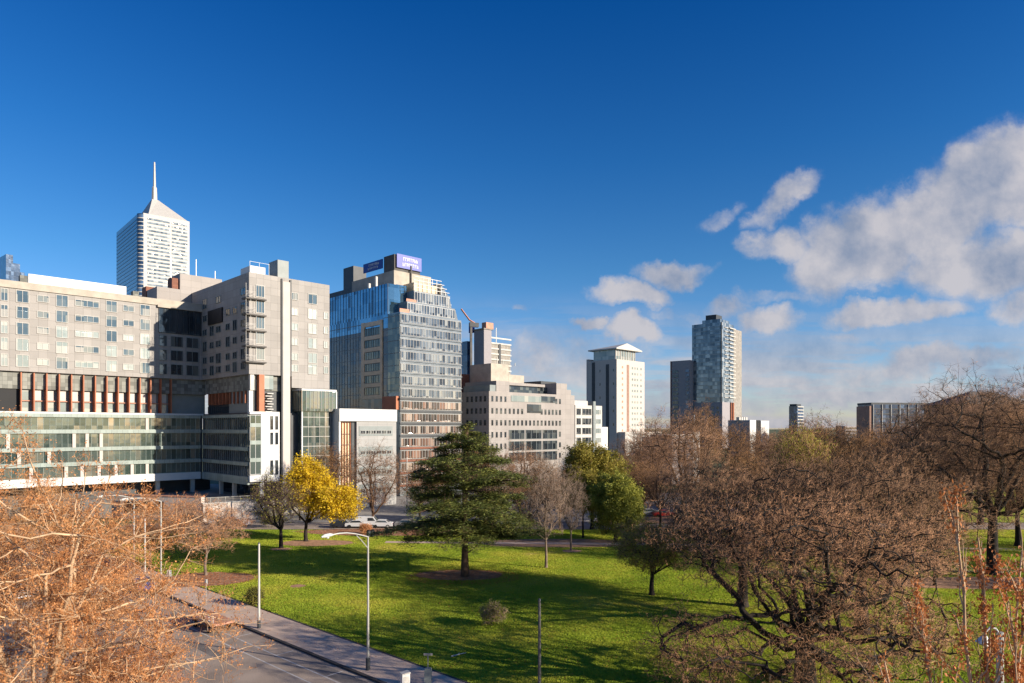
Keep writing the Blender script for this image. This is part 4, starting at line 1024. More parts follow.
ever_b = tree_mesh(53, 4.6, multi([ell(-1, 11.4, 3.6, 3.4), ell(2.4, 9.6, 3.4, 3.6), ell(-2, 8.2, 3.0, 3.0)], [.4, .35, .25]), [(9, 6), (50, 5), (320, 4), (900, 3)], tr=.3, twig=(3000, .6, .012),
    rt=.014, leaf=(48000, .13, .34, .2), mats=('barkdark', 'twigbrown', 'leafgreen'), start=.4, twiglev=2, name='ever_b')
olive = tree_mesh(54, 2.6, ell(0, 6.2, 4.8, 3.4, low=2.4), [(9, 6), (50, 5), (300, 4), (1000, 3)], tr=.28, twig=(5500, .6, .012), twig2=5000, jit=.3, bend=.12,
    rt=.014, leaf=(13000, .08, .25, .2), mats=('barkdark', 'twigbrown', 'leafolive'), start=.4, twiglev=3, name='olive')

def T_at(meshes, name, px, Y, top, H0, label, group=None, rz=0, wide=1.0, cat='tree'):
    h = Zt(top, Y); s = h/H0
    return put_tree(meshes, name, (X(px, Y), Y), label, cat, group, rz, (s*wide, s*wide, s))
R_ = math.radians
# foreground elms
put_tree(elm, 'elm_tree', (X(806, 45), 45), 'huge old elm with black contorted limbs and dense pinkish bare twigs in front', rz=0.3, sc=(1.03, 1.03, 1.0), group='old bare elms on the lawn')
put_tree(elm_b, 'elm_tree', (X(862, 60), 60), 'broad brown-twigged elm behind the huge contorted elm', rz=2.1, sc=(1.05, 1.05, 1.06), group='old bare elms on the lawn')
put_tree(elm_b, 'elm_tree', (X(742, 69), 69), 'spreading elm between the contorted elm and the tall forked tree', rz=4.0, sc=(.95, .95, .98), group='old bare elms on the lawn')
T_at(bigR, 'bare_tree', 993, 84, 372, 25.2, 'towering dark-limbed bare tree on the far lawn near the white-headed lamp', rz=1.0)
T_at(bareA, 'bare_tree', 953, 104, 420, 21.5, 'thin dark bare tree just behind the towering dark-limbed one', rz=2.2)
T_at(fork, 'bare_tree', 683, 141, 407, 22.8, 'tall forked brown tree standing open in front of the grey residential slab', rz=.5, wide=1.05)
T_at(pale, 'bare_tree', 546, 88, 455, 14.8, 'slender pale-barked bare tree on the middle of the lawn', rz=.4)
T_at(pale, 'bare_tree', 571, 100.5, 470, 14.8, 'pale trunked tree with thin twiggy top leaning over the mulch strip', rz=2.6)
T_at(fork, 'bare_tree', 373, 124, 440, 22.8, 'wide grey-brown bare tree before the white hall with slit windows', rz=1.3, wide=.95)
T_at(small, 'bare_tree', 206, 83.6, 497, 9.7, 'small pink-twigged round tree in a mulch circle beside the footpath', rz=.3)
T_at(cedar, 'cedar_tree', 465, 83, 421, 18.6, 'dark layered cedar alone in the centre of the lawn', wide=1.0, rz=.8)
put_tree(darky, 'leaning_tree', (X(281, 102.4), 102.4), 'dark crooked tree with sparse leaves left of the yellow tree', 'tree', rz=0, sc=(1.15, 1.15, 1.08))
put_tree(yellow, 'yellow_tree', (X(306, 108.6), 108.6), 'bright golden yellow autumn tree with a double crown', 'tree', rz=-.15, sc=(1.12, 1.12, 1.12))
put_tree(ever, 'evergreen_tree', (X(616, 108), 108), 'dense dark dome-shaped evergreen reaching the ground', 'tree', rz=.6, sc=(.92, .92, .83))
T_at(ever_b, 'evergreen_tree', 592, 122, 441, 14.8, 'tall olive-green evergreen with clumped crown above the dense dome', rz=.2, wide=1.1)
T_at(ever_b, 'evergreen_tree', 583, 112, 470, 14.8, 'yellow-green leafy tree leaning beside the pale trunk', rz=3.2, wide=.8)
T_at(olive, 'olive_tree', 652, 73.6, 521, 9.5, 'low flat-topped tree with olive-green leafy twigs', rz=0, wide=1.25)
T_at(olive, 'olive_tree', 800, 112, 428, 9.5, 'tall yellowish twiggy tree among the brown crowns', rz=1.9, wide=.55)
# background wood of single winter trees
bg = [(655, 172, 418, bareA), (637, 190, 430, bareA), (700, 205, 402, bareB), (733, 215, 420, bareB), (762, 190, 436, bareA), (772, 150, 430, bareA), (790, 235, 424, bareB), (812, 175, 412, bareB),
      (835, 140, 418, bareB), (852, 200, 428, bareA), (872, 160, 424, bareB), (893, 130, 432, bareA), (908, 205, 414, bareA), (925, 165, 412, bareA), (940, 130, 398, bareA), (970, 170, 392, bareA),
      (1008, 140, 384, bareA), (745, 128, 444, bareB), (705, 118, 452, bareA), (790, 108, 446, bareA), (845, 105, 440, bareB), (895, 100, 446, bareB), (1030, 190, 400, bareA), (820, 260, 424, bareA), (880, 280, 423, bareA), (760, 300, 427, bareA),
      (1050, 110, 380, bareA), (628, 155, 452, bareA), (643, 140, 470, bareA), (915, 92, 452, bareA), (1018, 104, 400, bareB), (980, 128, 386, bareA), (935, 78, 486, bareB)]
adj = ['thin', 'rounded', 'copper-topped', 'ragged', 'dark', 'slim', 'bushy', 'broad']
near = {0: 'just right of the cream apartment tower base', 1: 'below the cream apartment tower', 2: 'in front of the glass apartment tower', 3: 'beside the pale blocks below the glass tower', 4: 'below the low white flat-roofed block', 5: 'between the low white block and the huge elm',
        6: 'just left of the small dark skyline tower', 7: 'directly under the small dark skyline tower', 8: 'right of the small dark skyline tower', 9: 'left of the wide dark slab', 10: 'overlapping the left end of the wide dark slab', 11: 'under the middle of the wide dark slab',
        12: 'in front of the wide dark slab', 13: 'at the right end of the wide dark slab', 14: 'left of the hip-roofed dark building', 15: 'in front of the hip-roofed dark building wall', 16: 'beside the towering dark-limbed tree', 17: 'above the spreading elm crown', 18: 'touching the forked tree from the right',
        19: 'behind the middle of the elm crowns', 20: 'behind the right elm crown', 21: 'at the right shoulder of the broad elm', 22: 'at the picture edge behind the towering tree', 23: 'far off right of the small skyline tower', 24: 'far off beneath the wide dark slab', 25: 'far off by the pale blocks',
        26: 'at the picture edge nearest the lawn', 27: 'over the parked red car', 28: 'between dome evergreen and forked tree', 29: 'filling the gap between the broad elm and the towering tree', 30: 'tangled with the right boughs of the towering tree', 31: 'right behind the crown of the towering tree', 32: 'low at the right foot of the broad elm'}
for i, (px, Y, top, ms_) in enumerate(bg):
    T_at(ms_, 'winter_tree', px, Y, top, 21.5 if ms_ is bareA else 20.5, f'{adj[(i*3)%8]} bare brown tree {near[i]}', 'bare winter trees beyond the park', rz=i*1.37, wide=1.0+.12*math.sin(i*2.1))
# trees to the right, partly outside the picture, whose shade lies across the lawn
for i, (x, y, s, ms_) in enumerate([(74, 44, .6, bareA), (90, 78, .9, bareA), (100, 60, .95, bareA), (48, 96, .6, bareA), (112, 86, 1, bareA)]):
    put_tree(ms_, 'winter_tree', (x, y), ['bare tree beyond the right edge of the lawn', 'tall bare tree farther right in the park', 'tall bare tree right of the lawn and path', 'small bare tree by the far park path', 'tall bare tree at the far right park corner'][i], 'tree', 'bare trees on the right side of the park', rz=i*2.3, sc=(s, s, s))
# street plane trees along the near side and median
put_tree(plane, 'plane_tree', (X(42, 31), 31), 'large orange-leaved plane tree filling the lower left, pale trunk', rz=0.4, sc=(1.0, 1.0, .98), group='street plane trees')
for i, (px, Y, s, ms_, lab) in enumerate([
    (-30, 50, .72, plane, 'orange plane tree at the left picture edge behind the largest one'),
    (92, 52, .66, plane, 'orange plane tree behind the largest one, in front of the glazed lower floors'),
    (150, 88, .52, plane, 'rusty plane tree by the tall street lamps near the terrace wall'),
    (182, 106, .42, plane, 'small rusty plane tree in front of the stone terrace wall'),
    (40, 84, .68, plane, 'plane tree hiding the left end of the white base band'),
    (120, 34, .62, plane_b, 'low young plane tree between the largest trunk and the road'),
    (200, 29, .50, plane_b, 'low orange plane crown overhanging the road lines')]):
    put_tree(ms_, 'plane_tree', (X(px, Y), Y), lab, 'tree', 'street plane trees', rz=i*1.9, sc=(s, s, s))
for i, (px, py, s, lab) in enumerate([(300, 520, .5, 'twiggy shrub tree behind the dark crooked tree'), (420, 523, .55, 'twiggy bare tree behind the left boughs of the cedar'), (330, 516, .75, 'bare tree between glazed block and golden tree'), (505, 530, .55, 'bushy bare tree right of the cedar by the far street'), (530, 536, .45, 'dark round shrub tree behind the pale slender tree'), (484, 524, .5, 'bare tree by the far street just right of the cedar trunk'), (440, 522, .48, 'bare tree by the far street seen through the cedar boughs'),
    (520, 517, .7, 'bare tree before the lower storeys of the stepped stone office'), (545, 519, .62, 'bare tree behind the crown of the slender pale tree'), (560, 530, .5, 'small bare tree at the end of the mulch strip'), (640, 522, .6, 'bare tree right behind the dark dome evergreen'), (660, 527, .55, 'bare tree in front of the red car'), (480, 512, .75, 'bare tree at the foot of the glass office tower')]):
    p = gp(px, py); put_tree(bareA if i % 2 else bareB, 'street_tree', p, lab, 'tree', 'small bare trees by the far street', rz=i, sc=(s, s, s))
# red-orange shoots of a pruned plane close by, lower right
def shoots(seed):
    rg = np.random.default_rng(seed); tk, cr_ = Acc(), Acc(); groups = []
    base = [((0, 0, 3.5), (-2.1, .3, 9.0)), ((.1, 0, 3.6), (-1.1, .2, 10.9)), ((.1, .1, 3.7), (-.35, .4, 10.0)), ((0, 0, 3.5), (.5, .1, 9.8)), ((0, 0, 3.4), (-3.1, -.2, 7.6)), ((.1, 0, 3.6), (1.0, .3, 10.3)), ((.1, 0, 3.8), (.1, -.6, 9.0)), ((.2, 0, 3.4), (2.1, .2, 9.2))]
    tips = []; pts_all = []
    for a, b_ in base:
        a, b_ = np.array(a), np.array(b_); k_ = 9; f = np.linspace(0, 1, k_)[:, None]
        ctrl = a*.5+b_*.5+np.array([(b_-a)[0]*.25, 0, -.5]); P = (1-f)**2*a+2*f*(1-f)*ctrl+f*f*b_+rg.normal(size=(k_, 3))*.04
        groups.append((P, np.linspace(.075, .018, k_))); pts_all.append(P)
        for j in range(2, k_-1):
            for _ in range(2):
                L_ = .9*(1.1-j/k_)+.3; d = (b_-a)/np.linalg.norm(b_-a)*.8+rg.normal(size=3)*.45+np.array([0, 0, .3]); q = P[j]; f2 = np.linspace(0, 1, k_)[:, None]
                P2 = q+d*L_*f2+np.array([0, 0, .25])*f2**2*L_+rg.normal(size=(k_, 3))*.015
                groups.append((P2, np.linspace(.03, .008, k_))); pts_all.append(P2)
    tk.add(*tubes_np([(np.array([(0, 0, -.1), (.05, 0, .9), (0, 0, 1.8), (-.03, 0, 2.6), (.02, 0, 3.7)]), np.array([.2, .17, .15, .15, .12]))], 10), 0)
    cr_.add(*tubes_np(groups, 6), 0)
    A = np.concatenate(pts_all); n = 1500; c = rg.integers(0, len(A), n); D_ = rg.normal(size=(n, 3))*.16+np.array([0, 0, .12]); cr_.add(*spikes(A[c], D_, .005), 0)
    clump = A[rg.integers(0, len(A), 300)]; n = 8000; c = rg.integers(0, len(clump), n)
    cr_.add(*leaves_np(clump[c]+rg.normal(size=(n, 3))*np.array([.08, .08, .15]), .045, rg), 1)
    return tk.mesh('shoots_trunk', [M['barkplane']], True), cr_.mesh('shoots_crown', [M['barkplane'], M['leafrust']])
put_tree(shoots(5), 'pollarded_tree', (X(1003, 20), 20), 'pollarded plane with upright bare shoots and rusty dead leaves, close at lower right', 'tree', rz=0, sc=(1.15, 1.0, 1.47))

# bush on lawn, stick
def bush(name, px, py, w, h, leafm, twm, label, seed):
    p = gp(px, py)
    ms_ = tree_mesh(seed, .4, ell(0, h*.42, w/2, h*.5, low=.02), [(8, 3), (60, 3), (300, 2)], tr=.06, twig=(2500, .35, .012), twig2=1500, rt=.01, leaf=(3500, .05, .12, 0), mats=('barkdark', twm, leafm), start=.2, twiglev=2, name=name)
    return put_tree(ms_, name, p, label, 'shrub')
bush('garden_shrub', 492, 626, 2.4, 2.3, 'leafdark', 'twiggrey', 'lone round shrub with dark base and pinkish twigs on the lawn', 61)
bush('garden_shrub', 254, 605, 1.6, 1.4, 'leafdark', 'barkdark', 'small dark shrub at the footpath edge beside the plain pole', 62)
bush('garden_shrub', 365, 534, 2.2, 1.6, 'leafrust', 'twigbrown', 'rusty low shrub in the mulch by the far street', 63)
bush('garden_shrub', 272, 527, 5, 3.2, 'leafdark', 'barkdark', 'dark clipped shrub before the stone terrace wall', 64)
bush('garden_shrub', 232, 529, 6, 2.4, 'leafrust', 'twigbrown', 'brown hedge-like shrub along the far street kerb', 65)
b = MB(); p = gp(458, 656); b.tube([(-.5, -.35, .08), (0, 0, .12), (.6, .5, .1)], [.06, .05, .03], 6); b.tube([(0, 0, .12), (.1, .35, .2)], [.03, .01], 5)
tag(b.build('fallen_branch', M['steel'], loc=(p[0], p[1], 0)), 'pale fallen branch lying on the near lawn', 'branch')

# ------------------------------------------------------------------ lamps, poles, signs
def lamp(px, py, H_, arm, label, group='street lamps by the kerb', name='street_lamp', adir=(-nv.x, -nv.y), loc=None):
    x, y = loc or gp(px, py); r = empty(name, (x, y, 0), math.atan2(adir[1], adir[0]), label, 'street lamp', group)
    MB().tube([(0, 0, 0), (0, 0, .5), (0, 0, .52), (0, 0, H_)], [.13, .13, .10, .065], 10).build('pole', M['steel'], r)
    MB().tube([(0, 0, -.02), (0, 0, .9)], .16, 10).build('base', M['dgrey'], r)
    if arm:
        pts = [(0, 0, H_-.05)]+[(arm*t, 0, H_-.05+.55*math.sin(t*math.pi*.62)) for t in (.2, .4, .6, .8, 1)]
        MB().tube(pts, [.05]*6, 8).tube([(0, 0, H_-.9), (arm*.2, 0, H_-.2), (arm*.33, 0, H_+.18)], .035, 6).build('arm', M['steel'], r)
        e = pts[-1]; b = MB(); b.tube([(e[0]-.1, 0, e[2]), (e[0]+.15, 0, e[2]+.02), (e[0]+.6, 0, e[2]-.02), (e[0]+.85, 0, e[2]-.06)], [.06, .13, .13, .05], 10)
        hd = b.build('lamp_head', M['lampglass'], r)
        MB().tube([(e[0]+.35, 0, e[2]-.2), (e[0]+.35, 0, e[2]-.1)], [.09, .12], 10).build('lens', M['white'], hd)
    return r
lamp(368, 670, 9.95, 3.1, 'tall steel street lamp with curved arm over the road, nearest to the lawn')
lamp(161, 590, 9.9, 3.3, 'street lamp with curved arm seen through the orange tree')
lamp(134, 578, 9.6, 3.1, 'farther street lamp behind the orange tree twigs')
def pole(px, py, H_, r_, m, label, cat='pole', loc=None, capm='dgrey'):
    x, y = loc or gp(px, py); r = empty('utility_pole', (x, y, 0), 0, label, cat)
    MB().tube([(0, 0, 0), (0, 0, H_)], [r_*1.15, r_*.8], 10).build('shaft', M[m], r)
    MB().tube([(0, 0, 0), (0, 0, .7)], r_*1.6, 10).build('base', M[capm], r)
    MB().tube([(0, 0, H_), (0, 0, H_+.12)], [r_*1.1, r_*.5], 10).build('cap', M[capm], r)
pole(259, 628, 7.6, .10, 'offwhite', 'plain pale pole without a lamp on the kerb line')
pole(145, 580, 7.3, .09, 'offwhite', 'plain pale pole among the orange tree twigs')
pole(0, 0, 6.85, .10, 'greywood', 'plain grey wooden pole at the near lawn edge', loc=(X(539.5, 44.2), 44.2))
for (px, py, h) in ((407, 508, 11.5), (263, 522, 9.0)): pole(px, py, h, .12, 'offwhite', 'white flagpole beside the white hall' if px > 300 else 'white pole in front of the pilaster base')
def signpost(px, py, H_, w, h, m, label, boards=1, loc=None, back='steel'):
    x, y = loc or gp(px, py); r = empty('sign_post', (x, y, 0), math.atan2(dv.y, dv.x)+.7, label, 'sign')
    MB().tube([(0, 0, 0), (0, 0, H_)], .035, 8).build('post', M['steel'], r)
    for k in range(boards): MB().box(-w/2, w/2, -.05, -.036, H_-h-k*(h+.05), H_-k*(h+.05)).build('sign_plate', M[m], r)
    return r
signpost(206, 605, 2.6, .3, .5, 'white', 'small white parking sign on a post past the orange trailer')
signpost(169, 592, 2.4, .5, .7, 'white', 'white sign board on a post at the far footpath')
r = signpost(0, 0, 2.35, .62, .16, 'steel', 'grey parking meter post with flat top plate', loc=(X(428, 47.4), 47.4))
b = MB(); b.box(-.24, .24, -.2, .2, .0, 1.25); b.prism([(-.2, -.16), (.2, -.16), (.2, .16), (-.2, .16)], 1.252, 1.33); b.build('meter_case', M['grey'], r)
x, y = X(405, 45.9), 45.9; r = empty('switch_cabinet', (x, y, 0), .55, 'white metal switch cabinet standing at the kerb', 'cabinet')
MB().box(-.27, .27, -.22, .22, 0, 1.5).build('body', M['white'], r); b = MB(); b.v = [(-.3,-.25,1.502),(.3,-.25,1.502),(.3,.25,1.502),(-.3,.25,1.502),(-.3,-.25,1.56),(.3,-.25,1.62),(.3,.25,1.62),(-.3,.25,1.56)]; b.f = [(0,3,2,1),(4,5,6,7),(0,1,5,4),(1,2,6,5),(2,3,7,6),(3,0,4,7)]; b.m = [0]*6; b.build('lid', M['offwhite'], r)
MB().box(-.2, .2, -.235, -.222, .2, 1.35).build('door', M['offwhite'], r)
# gooseneck lamp in the lower right corner
x, y = X(1000, 24), 24; r = empty('park_lamp', (x, y, 0), math.pi, 'white swan-neck lamp on a pale post among the rusty shoots', 'street lamp')
zt = Zt(632, 24)
MB().tube([(0, 0, 0), (0, 0, zt)], [.16, .11], 10).build('post', M['steel'], r)
MB().tube([(0, 0, zt-.1), (.15, 0, zt+.12), (.35, 0, zt+.16), (.5, 0, zt+.02), (.52, 0, zt-.15)], .035, 8).build('arm', M['white'], r)
MB().tube([(.52, 0, zt-.12), (.54, 0, zt-.2), (.62, 0, zt-.42), (.62, 0, zt-.44)], [.06, .12, .24, .1], 12).build('lamp_shade', M['white'], r)

# ------------------------------------------------------------------ vehicles
def car(name, paint, label, x, y, rz, group=None, van=False):
    r = empty(name, (x, y, -.1), rz, label, 'car' if not van else 'van', group)
    L2, W2 = 2.2, .88
    prof = [(-2.2, .35), (-2.22, .75), (-2.1, .95), (-1.55, 1.0), (-.95, 1.42), (.5, 1.45), (1.15, 1.02), (2.05, .88), (2.2, .62), (2.18, .35)] if not van else \
           [(-2.3, .35), (-2.32, 1.0), (-2.28, 1.95), (-2.0, 2.05), (.9, 2.05), (1.55, 1.25), (2.25, 1.05), (2.35, .7), (2.33, .35)]
    b = MB(); k = len(prof)
    rings = [(-W2, .97), (-W2*.93, 1.0), (W2*.93, 1.0), (W2, .97)]
    for (yy_, sc) in rings:
        for (px_, pz) in prof: b.v.append((px_*(1 if abs(yy_) < W2 else .985), yy_*(1-.16*max(0, pz-.95)), .35+(pz-.35)*sc))
    for i in range(3):
        for j in range(k):
            j2 = (j+1) % k; b.f.append((i*k+j, i*k+j2, (i+1)*k+j2, (i+1)*k+j)); b.m.append(0)
    b.f.append(tuple(range(k))); b.m.append(0); b.f.append(tuple(reversed(range(3*k, 4*k)))); b.m.append(0)
    b.build('body', M[paint], r)
    g_ = [(-1.35, 1.03), (-.9, 1.36), (.45, 1.38), (.98, 1.05)] if not van else [(-.1, 1.3), (-.1, 1.85), (.85, 1.85), (1.3, 1.3)]
    for s in (-1, 1):
        b = MB(); b.v = [(a, s*(W2*(1-.16*max(0, z-.95))+.0), z) for a, z in g_]+[(a, s*(W2*(1-.16*max(0, z-.95))+.012), z) for a, z in g_]
        b.f = [(0, 1, 2, 3), (4, 5, 6, 7), (0, 1, 5, 4), (1, 2, 6, 5), (2, 3, 7, 6), (3, 0, 4, 7)]; b.m = [0]*6; b.build('side_window', M['windark'], r)
    fr = ((.52, 1.43, 1.13, 1.05), (-.97, 1.40, -1.52, 1.03)) if not van else ((.93, 2.0, 1.5, 1.3),)
    for (a, za, c, zc2) in fr:
        sg = 1 if c > a else -1; o = .02*sg; b = MB(); b.v = [(a+o, -.68, za+.02), (a+o, .68, za+.02), (c+o, .76, zc2+.02), (c+o, -.76, zc2+.02), (a, -.68, za-.02), (a, .68, za-.02), (c, .76, zc2-.02), (c, -.76, zc2-.02)]
        b.f = [(0,1,2,3),(7,6,5,4),(0,4,5,1),(1,5,6,2),(2,6,7,3),(3,7,4,0)]; b.m = [0]*6; b.build('windscreen', M['windark'], r)
    for sx in (-1.35, 1.35):
        for s in (-1, 1):
            w_ = MB().tube([(sx, s*W2-.11, .32), (sx, s*W2+.02, .32)], .32, 14).build('wheel', M['rubber'], r)
            MB().tube([(sx, s*(W2+.021)-.005, .32), (sx, s*(W2+.03)+.005, .32)], .19, 10).build('rim', M['steel'], w_)
    for s in (-1, 1):
        xf = 2.19 if not van else 2.34
        MB().box(xf-.05, xf+.02, s*.62-.16, s*.62+.16, .62, .76).build('headlight', M['lampglass'], r)
        MB().box(-xf-.03, -xf+.05, s*.66-.13, s*.66+.13, .72, .88).build('tail_light', M['car_red'], r)
    return r
gpk = 'cars parked along the far street'
cs = [('car_white', 358, 124.0, 'white parked car at the far kerb just left of the white van', 0), ('car_white', 369, 124.2, 'white van with dark cab glass between two white cars', 1), ('car_white', 381, 124.2, 'white parked car right of the white van', 0),
      ('car_silver', 407, 124.4, 'silver car at the kerb beneath the left cedar boughs', 0), ('car_silver', 420, 129.0, 'silver car on the far lane behind the cedar', 0),
      ('car_dark', 343, 122.9+1.2, 'dark blue car half hidden by the yellow tree', 0), ('car_white', 237, 126, 'pale car in front of the stone terrace wall', 0), ('car_white', 222, 128, 'white car left of the pale car near the terrace wall', 0),
      ('car_red', 664, 139, 'red car beyond the trees at the foot of the forked tree', 0), ('car_silver', 650, 141, 'pale silver car left of the red car', 0), ('car_white', 508, 126, 'white car between the cedar and the pale tree', 0), ('car_dark', 452, 127, 'dark car behind the cedar trunk', 0)]
for p_, px, Y, lab, van in cs: car('parked_car' if not van else 'parked_van', p_, lab, X(px, Y), Y, 0 if random.random() < .5 else math.pi, gpk if not van else None, bool(van))
ra = math.atan2(dv.y, dv.x)
for p_, (n_, t_), lab in [('car_blue', (28.7, 82), 'blue car parked farthest up the main road'), ('car_silver', (10.5, 44), 'silver car parked under the orange plane trees'), ('car_white', (19, 88), 'white car driving far up the main road'), ('car_dark', (10.5, 52), 'dark car parked under the orange plane trees')]:
    x, y = rd(n_, t_); car('parked_car', p_, lab, x, y, ra, 'cars on the main road')

# flatbed trailer with barrier boards
x, y = gp(211, 626); r = empty('flatbed_trailer', (x, y, -.12), ra, 'orange flatbed trailer with white barrier boards parked by the kerb', 'trailer')
MB().box(-2.6, 2.6, -.95, .95, .75, .92).build('deck', M['salmon'], r)
for sx in (-1.6, 1.3):
    for s in (-1, 1):
        w_ = MB().tube([(sx, s*.98, .36), (sx, s*.78, .36)], .36, 14).build('wheel', M['rubber'], r); MB().tube([(sx, s*.985, .36), (sx, s*1.0, .36)], .18, 10).build('rim', M['steel'], w_)
b = MB()
for s in (1.0,):
    for (a, c) in ((-2.6, -.9), (-.8, .9)):
        b.box(a, c, s-.04, s+.0, .95, 1.15); b.box(a, c, s-.04, s, 1.5, 1.72)
        for q in (a, (a+c)/2-.05, c-.1): b.box(q, q+.1, s-.04, s, 1.151, 1.499)
b.build('barrier_board', M['white'], r)
MB().tube([(2.6, 0, .8), (3.6, 0, .55)], .05, 6).build('drawbar', M['dgrey'], r)
# bins on the mulch
for k, (px, py, lab) in enumerate([(368.5, 537, 'left of two dark park bins by the far mulch bed'), (372.5, 536.5, 'right of two dark park bins by the far mulch bed')]):
    x, y = gp(px, py); r = empty('park_bin', (x, y, 0), .2*k, lab, 'bin', 'park bins')
    MB().tube([(0, 0, 0), (0, 0, 1.0)], [.3, .36], 12).build('body', M['dgrey'], r); MB().tube([(0, 0, 1.003), (0, 0, 1.18)], [.38, .2], 12).build('lid', M['black'], r)

# ------------------------------------------------------------------ sky, sun, camera
SUN_EL = math.radians(18.5); sd = Vector((.92, -.39)).normalized()
rot = math.atan2(sd.x, sd.y)
sun = bpy.data.lights.new('sun', 'SUN'); sun.energy = 5.0; sun.angle = math.radians(.5); sun.color = (1, .89, .74)
so = bpy.data.objects.new('sun', sun); C.objects.link(so)
dirv = Vector((sd.x*math.cos(SUN_EL), sd.y*math.cos(SUN_EL), math.sin(SUN_EL)))
so.rotation_euler = dirv.to_track_quat('Z', 'Y').to_euler(); so.location = dirv*100

wd = bpy.data.worlds.new('World'); bpy.context.scene.world = wd; wd.use_nodes = True; nt = wd.node_tree
bgn = nt.nodes['Background']; outn = nt.nodes['World Output']
sky = N(nt, 'ShaderNodeTexSky'); sky.sky_type = 'NISHITA'; sky.sun_disc = False; sky.sun_elevation = SUN_EL; sky.sun_rotation = rot
sky.air_density = 1.0; sky.dust_density = .3; sky.ozone_density = 2.5; sky.altitude = 50
hs = N(nt, 'ShaderNodeHueSaturation', i_Saturation=1.18, i_Value=1.0); nt.links.new(sky.outputs[0], hs.inputs['Color'])
gm = N(nt, 'ShaderNodeMix', data_type='RGBA', blend_type='MULTIPLY'); gm.inputs[0].default_value = 1; nt.links.new(hs.outputs[0], gm.inputs[6])
tcs = N(nt, 'ShaderNodeTexCoord'); sps = N(nt, 'ShaderNodeSeparateXYZ'); nt.links.new(tcs.outputs['Generated'], sps.inputs[0])
nt.links.new(ramp(nt, sps.outputs[2], [(.0, (1.35, 1.35, 1.8)), (.10, (1.0, 1.18, 1.6)), (.22, (.62, 1.08, 1.46)), (.36, (.30, .90, 1.42)), (.55, (.05, .66, 1.3))]), gm.inputs[7])
nt.links.new(gm.outputs[2], bgn.inputs['Color']); bgn.inputs['Strength'].default_value = .054
tc = N(nt, 'ShaderNodeTexCoord'); sp_ = N(nt, 'ShaderNodeSeparateXYZ'); nt.links.new(tc.outputs['Generated'], sp_.inputs[0])
def mth(op, a, b=None, c=None, clamp=False):
    n = N(nt, 'ShaderNodeMath', operation=op); n.use_clamp = clamp
    for i, v in enumerate((a, b, c)):
        if v is None: continue
        if isinstance(v, (int, float)): n.inputs[i].default_value = v
        else: nt.links.new(v, n.inputs[i])
    return n.outputs[0]
ymax = mth('MAXIMUM', sp_.outputs[1], .05)
u = mth('DIVIDE', sp_.outputs[0], ymax); v = mth('DIVIDE', sp_.outputs[2], ymax)
uv = N(nt, 'ShaderNodeCombineXYZ'); nt.links.new(u, uv.inputs[0]); nt.links.new(v, uv.inputs[1])
nz = N(nt, 'ShaderNodeTexNoise', i_Scale=7.0, i_Detail=7.0, i_Roughness=.6); nt.links.new(uv.outputs[0], nz.inputs['Vector'])
vs = N(nt, 'ShaderNodeVectorMath', operation='SUBTRACT'); nt.links.new(nz.outputs['Color'], vs.inputs[0]); vs.inputs[1].default_value = (.5, .5, .5)
vm = N(nt, 'ShaderNodeVectorMath', operation='MULTIPLY_ADD'); nt.links.new(vs.outputs[0], vm.inputs[0]); vm.inputs[1].default_value = (.15, .12, 0); nt.links.new(uv.outputs[0], vm.inputs[2])
# px, py, rx, ry, rotation (deg, up to the right), strength
blobs = [(1000, 178, 78, 42, 25, 1.1), (930, 212, 85, 40, 30, 1.2), (865, 250, 80, 38, 25, 1.25), (825, 275, 45, 22, 10, .8), (1010, 262, 95, 36, 5, 1.15), (960, 250, 60, 30, 15, .8),
         (897, 316, 66, 14, 8, 1.0), (670, 272, 44, 15, 5, 1.0), (628, 296, 42, 13, -8, 1.0), (785, 203, 40, 18, 35, .75), (775, 250, 30, 16, -10, .75), (768, 326, 34, 14, 0, .85), (592, 328, 15, 8, 0, 1.0), (628, 333, 26, 12, -10, 1.0),
         (718, 216, 22, 10, 10, .35), (730, 308, 34, 12, 0, .55), (790, 300, 40, 10, 0, .5), (1020, 310, 40, 18, 0, .7), (523, 307, 12, 6, 0, .35), (940, 365, 110, 16, 6, .85), (850, 392, 60, 9, 4, .65), (1000, 395, 90, 14, 2, .8), (560, 360, 90, 26, 0, .6), (690, 400, 120, 16, 0, .65), (830, 345, 120, 10, 0, .4), (690, 318, 60, 10, 0, .4)]
acc = None
for (px, py, rx_, ry_, ro, st) in blobs:
    mp = N(nt, 'ShaderNodeMapping', vector_type='TEXTURE'); nt.links.new(vm.outputs[0], mp.inputs[0])
    mp.inputs['Location'].default_value = ((px-512)/F, (HZ-py)/F, 0); mp.inputs['Rotation'].default_value = (0, 0, math.radians(ro)); mp.inputs['Scale'].default_value = (rx_/F, ry_/F, 1)
    ln = N(nt, 'ShaderNodeVectorMath', operation='LENGTH'); nt.links.new(mp.outputs[0], ln.inputs[0])
    mr = N(nt, 'ShaderNodeMapRange', interpolation_type='SMOOTHSTEP'); nt.links.new(ln.outputs['Value'], mr.inputs[0])
    mr.inputs[1].default_value = .25; mr.inputs[2].default_value = 1.6; mr.inputs[3].default_value = st; mr.inputs[4].default_value = 0
    acc = mr.outputs[0] if acc is None else mth('MAXIMUM', acc, mr.outputs[0])
nz2 = N(nt, 'ShaderNodeTexNoise', i_Scale=11.0, i_Detail=8.0, i_Roughness=.6); nt.links.new(uv.outputs[0], nz2.inputs['Vector'])
nzf = N(nt, 'ShaderNodeTexNoise', i_Scale=34.0, i_Detail=6.0, i_Roughness=.65); nt.links.new(vm.outputs[0], nzf.inputs['Vector'])
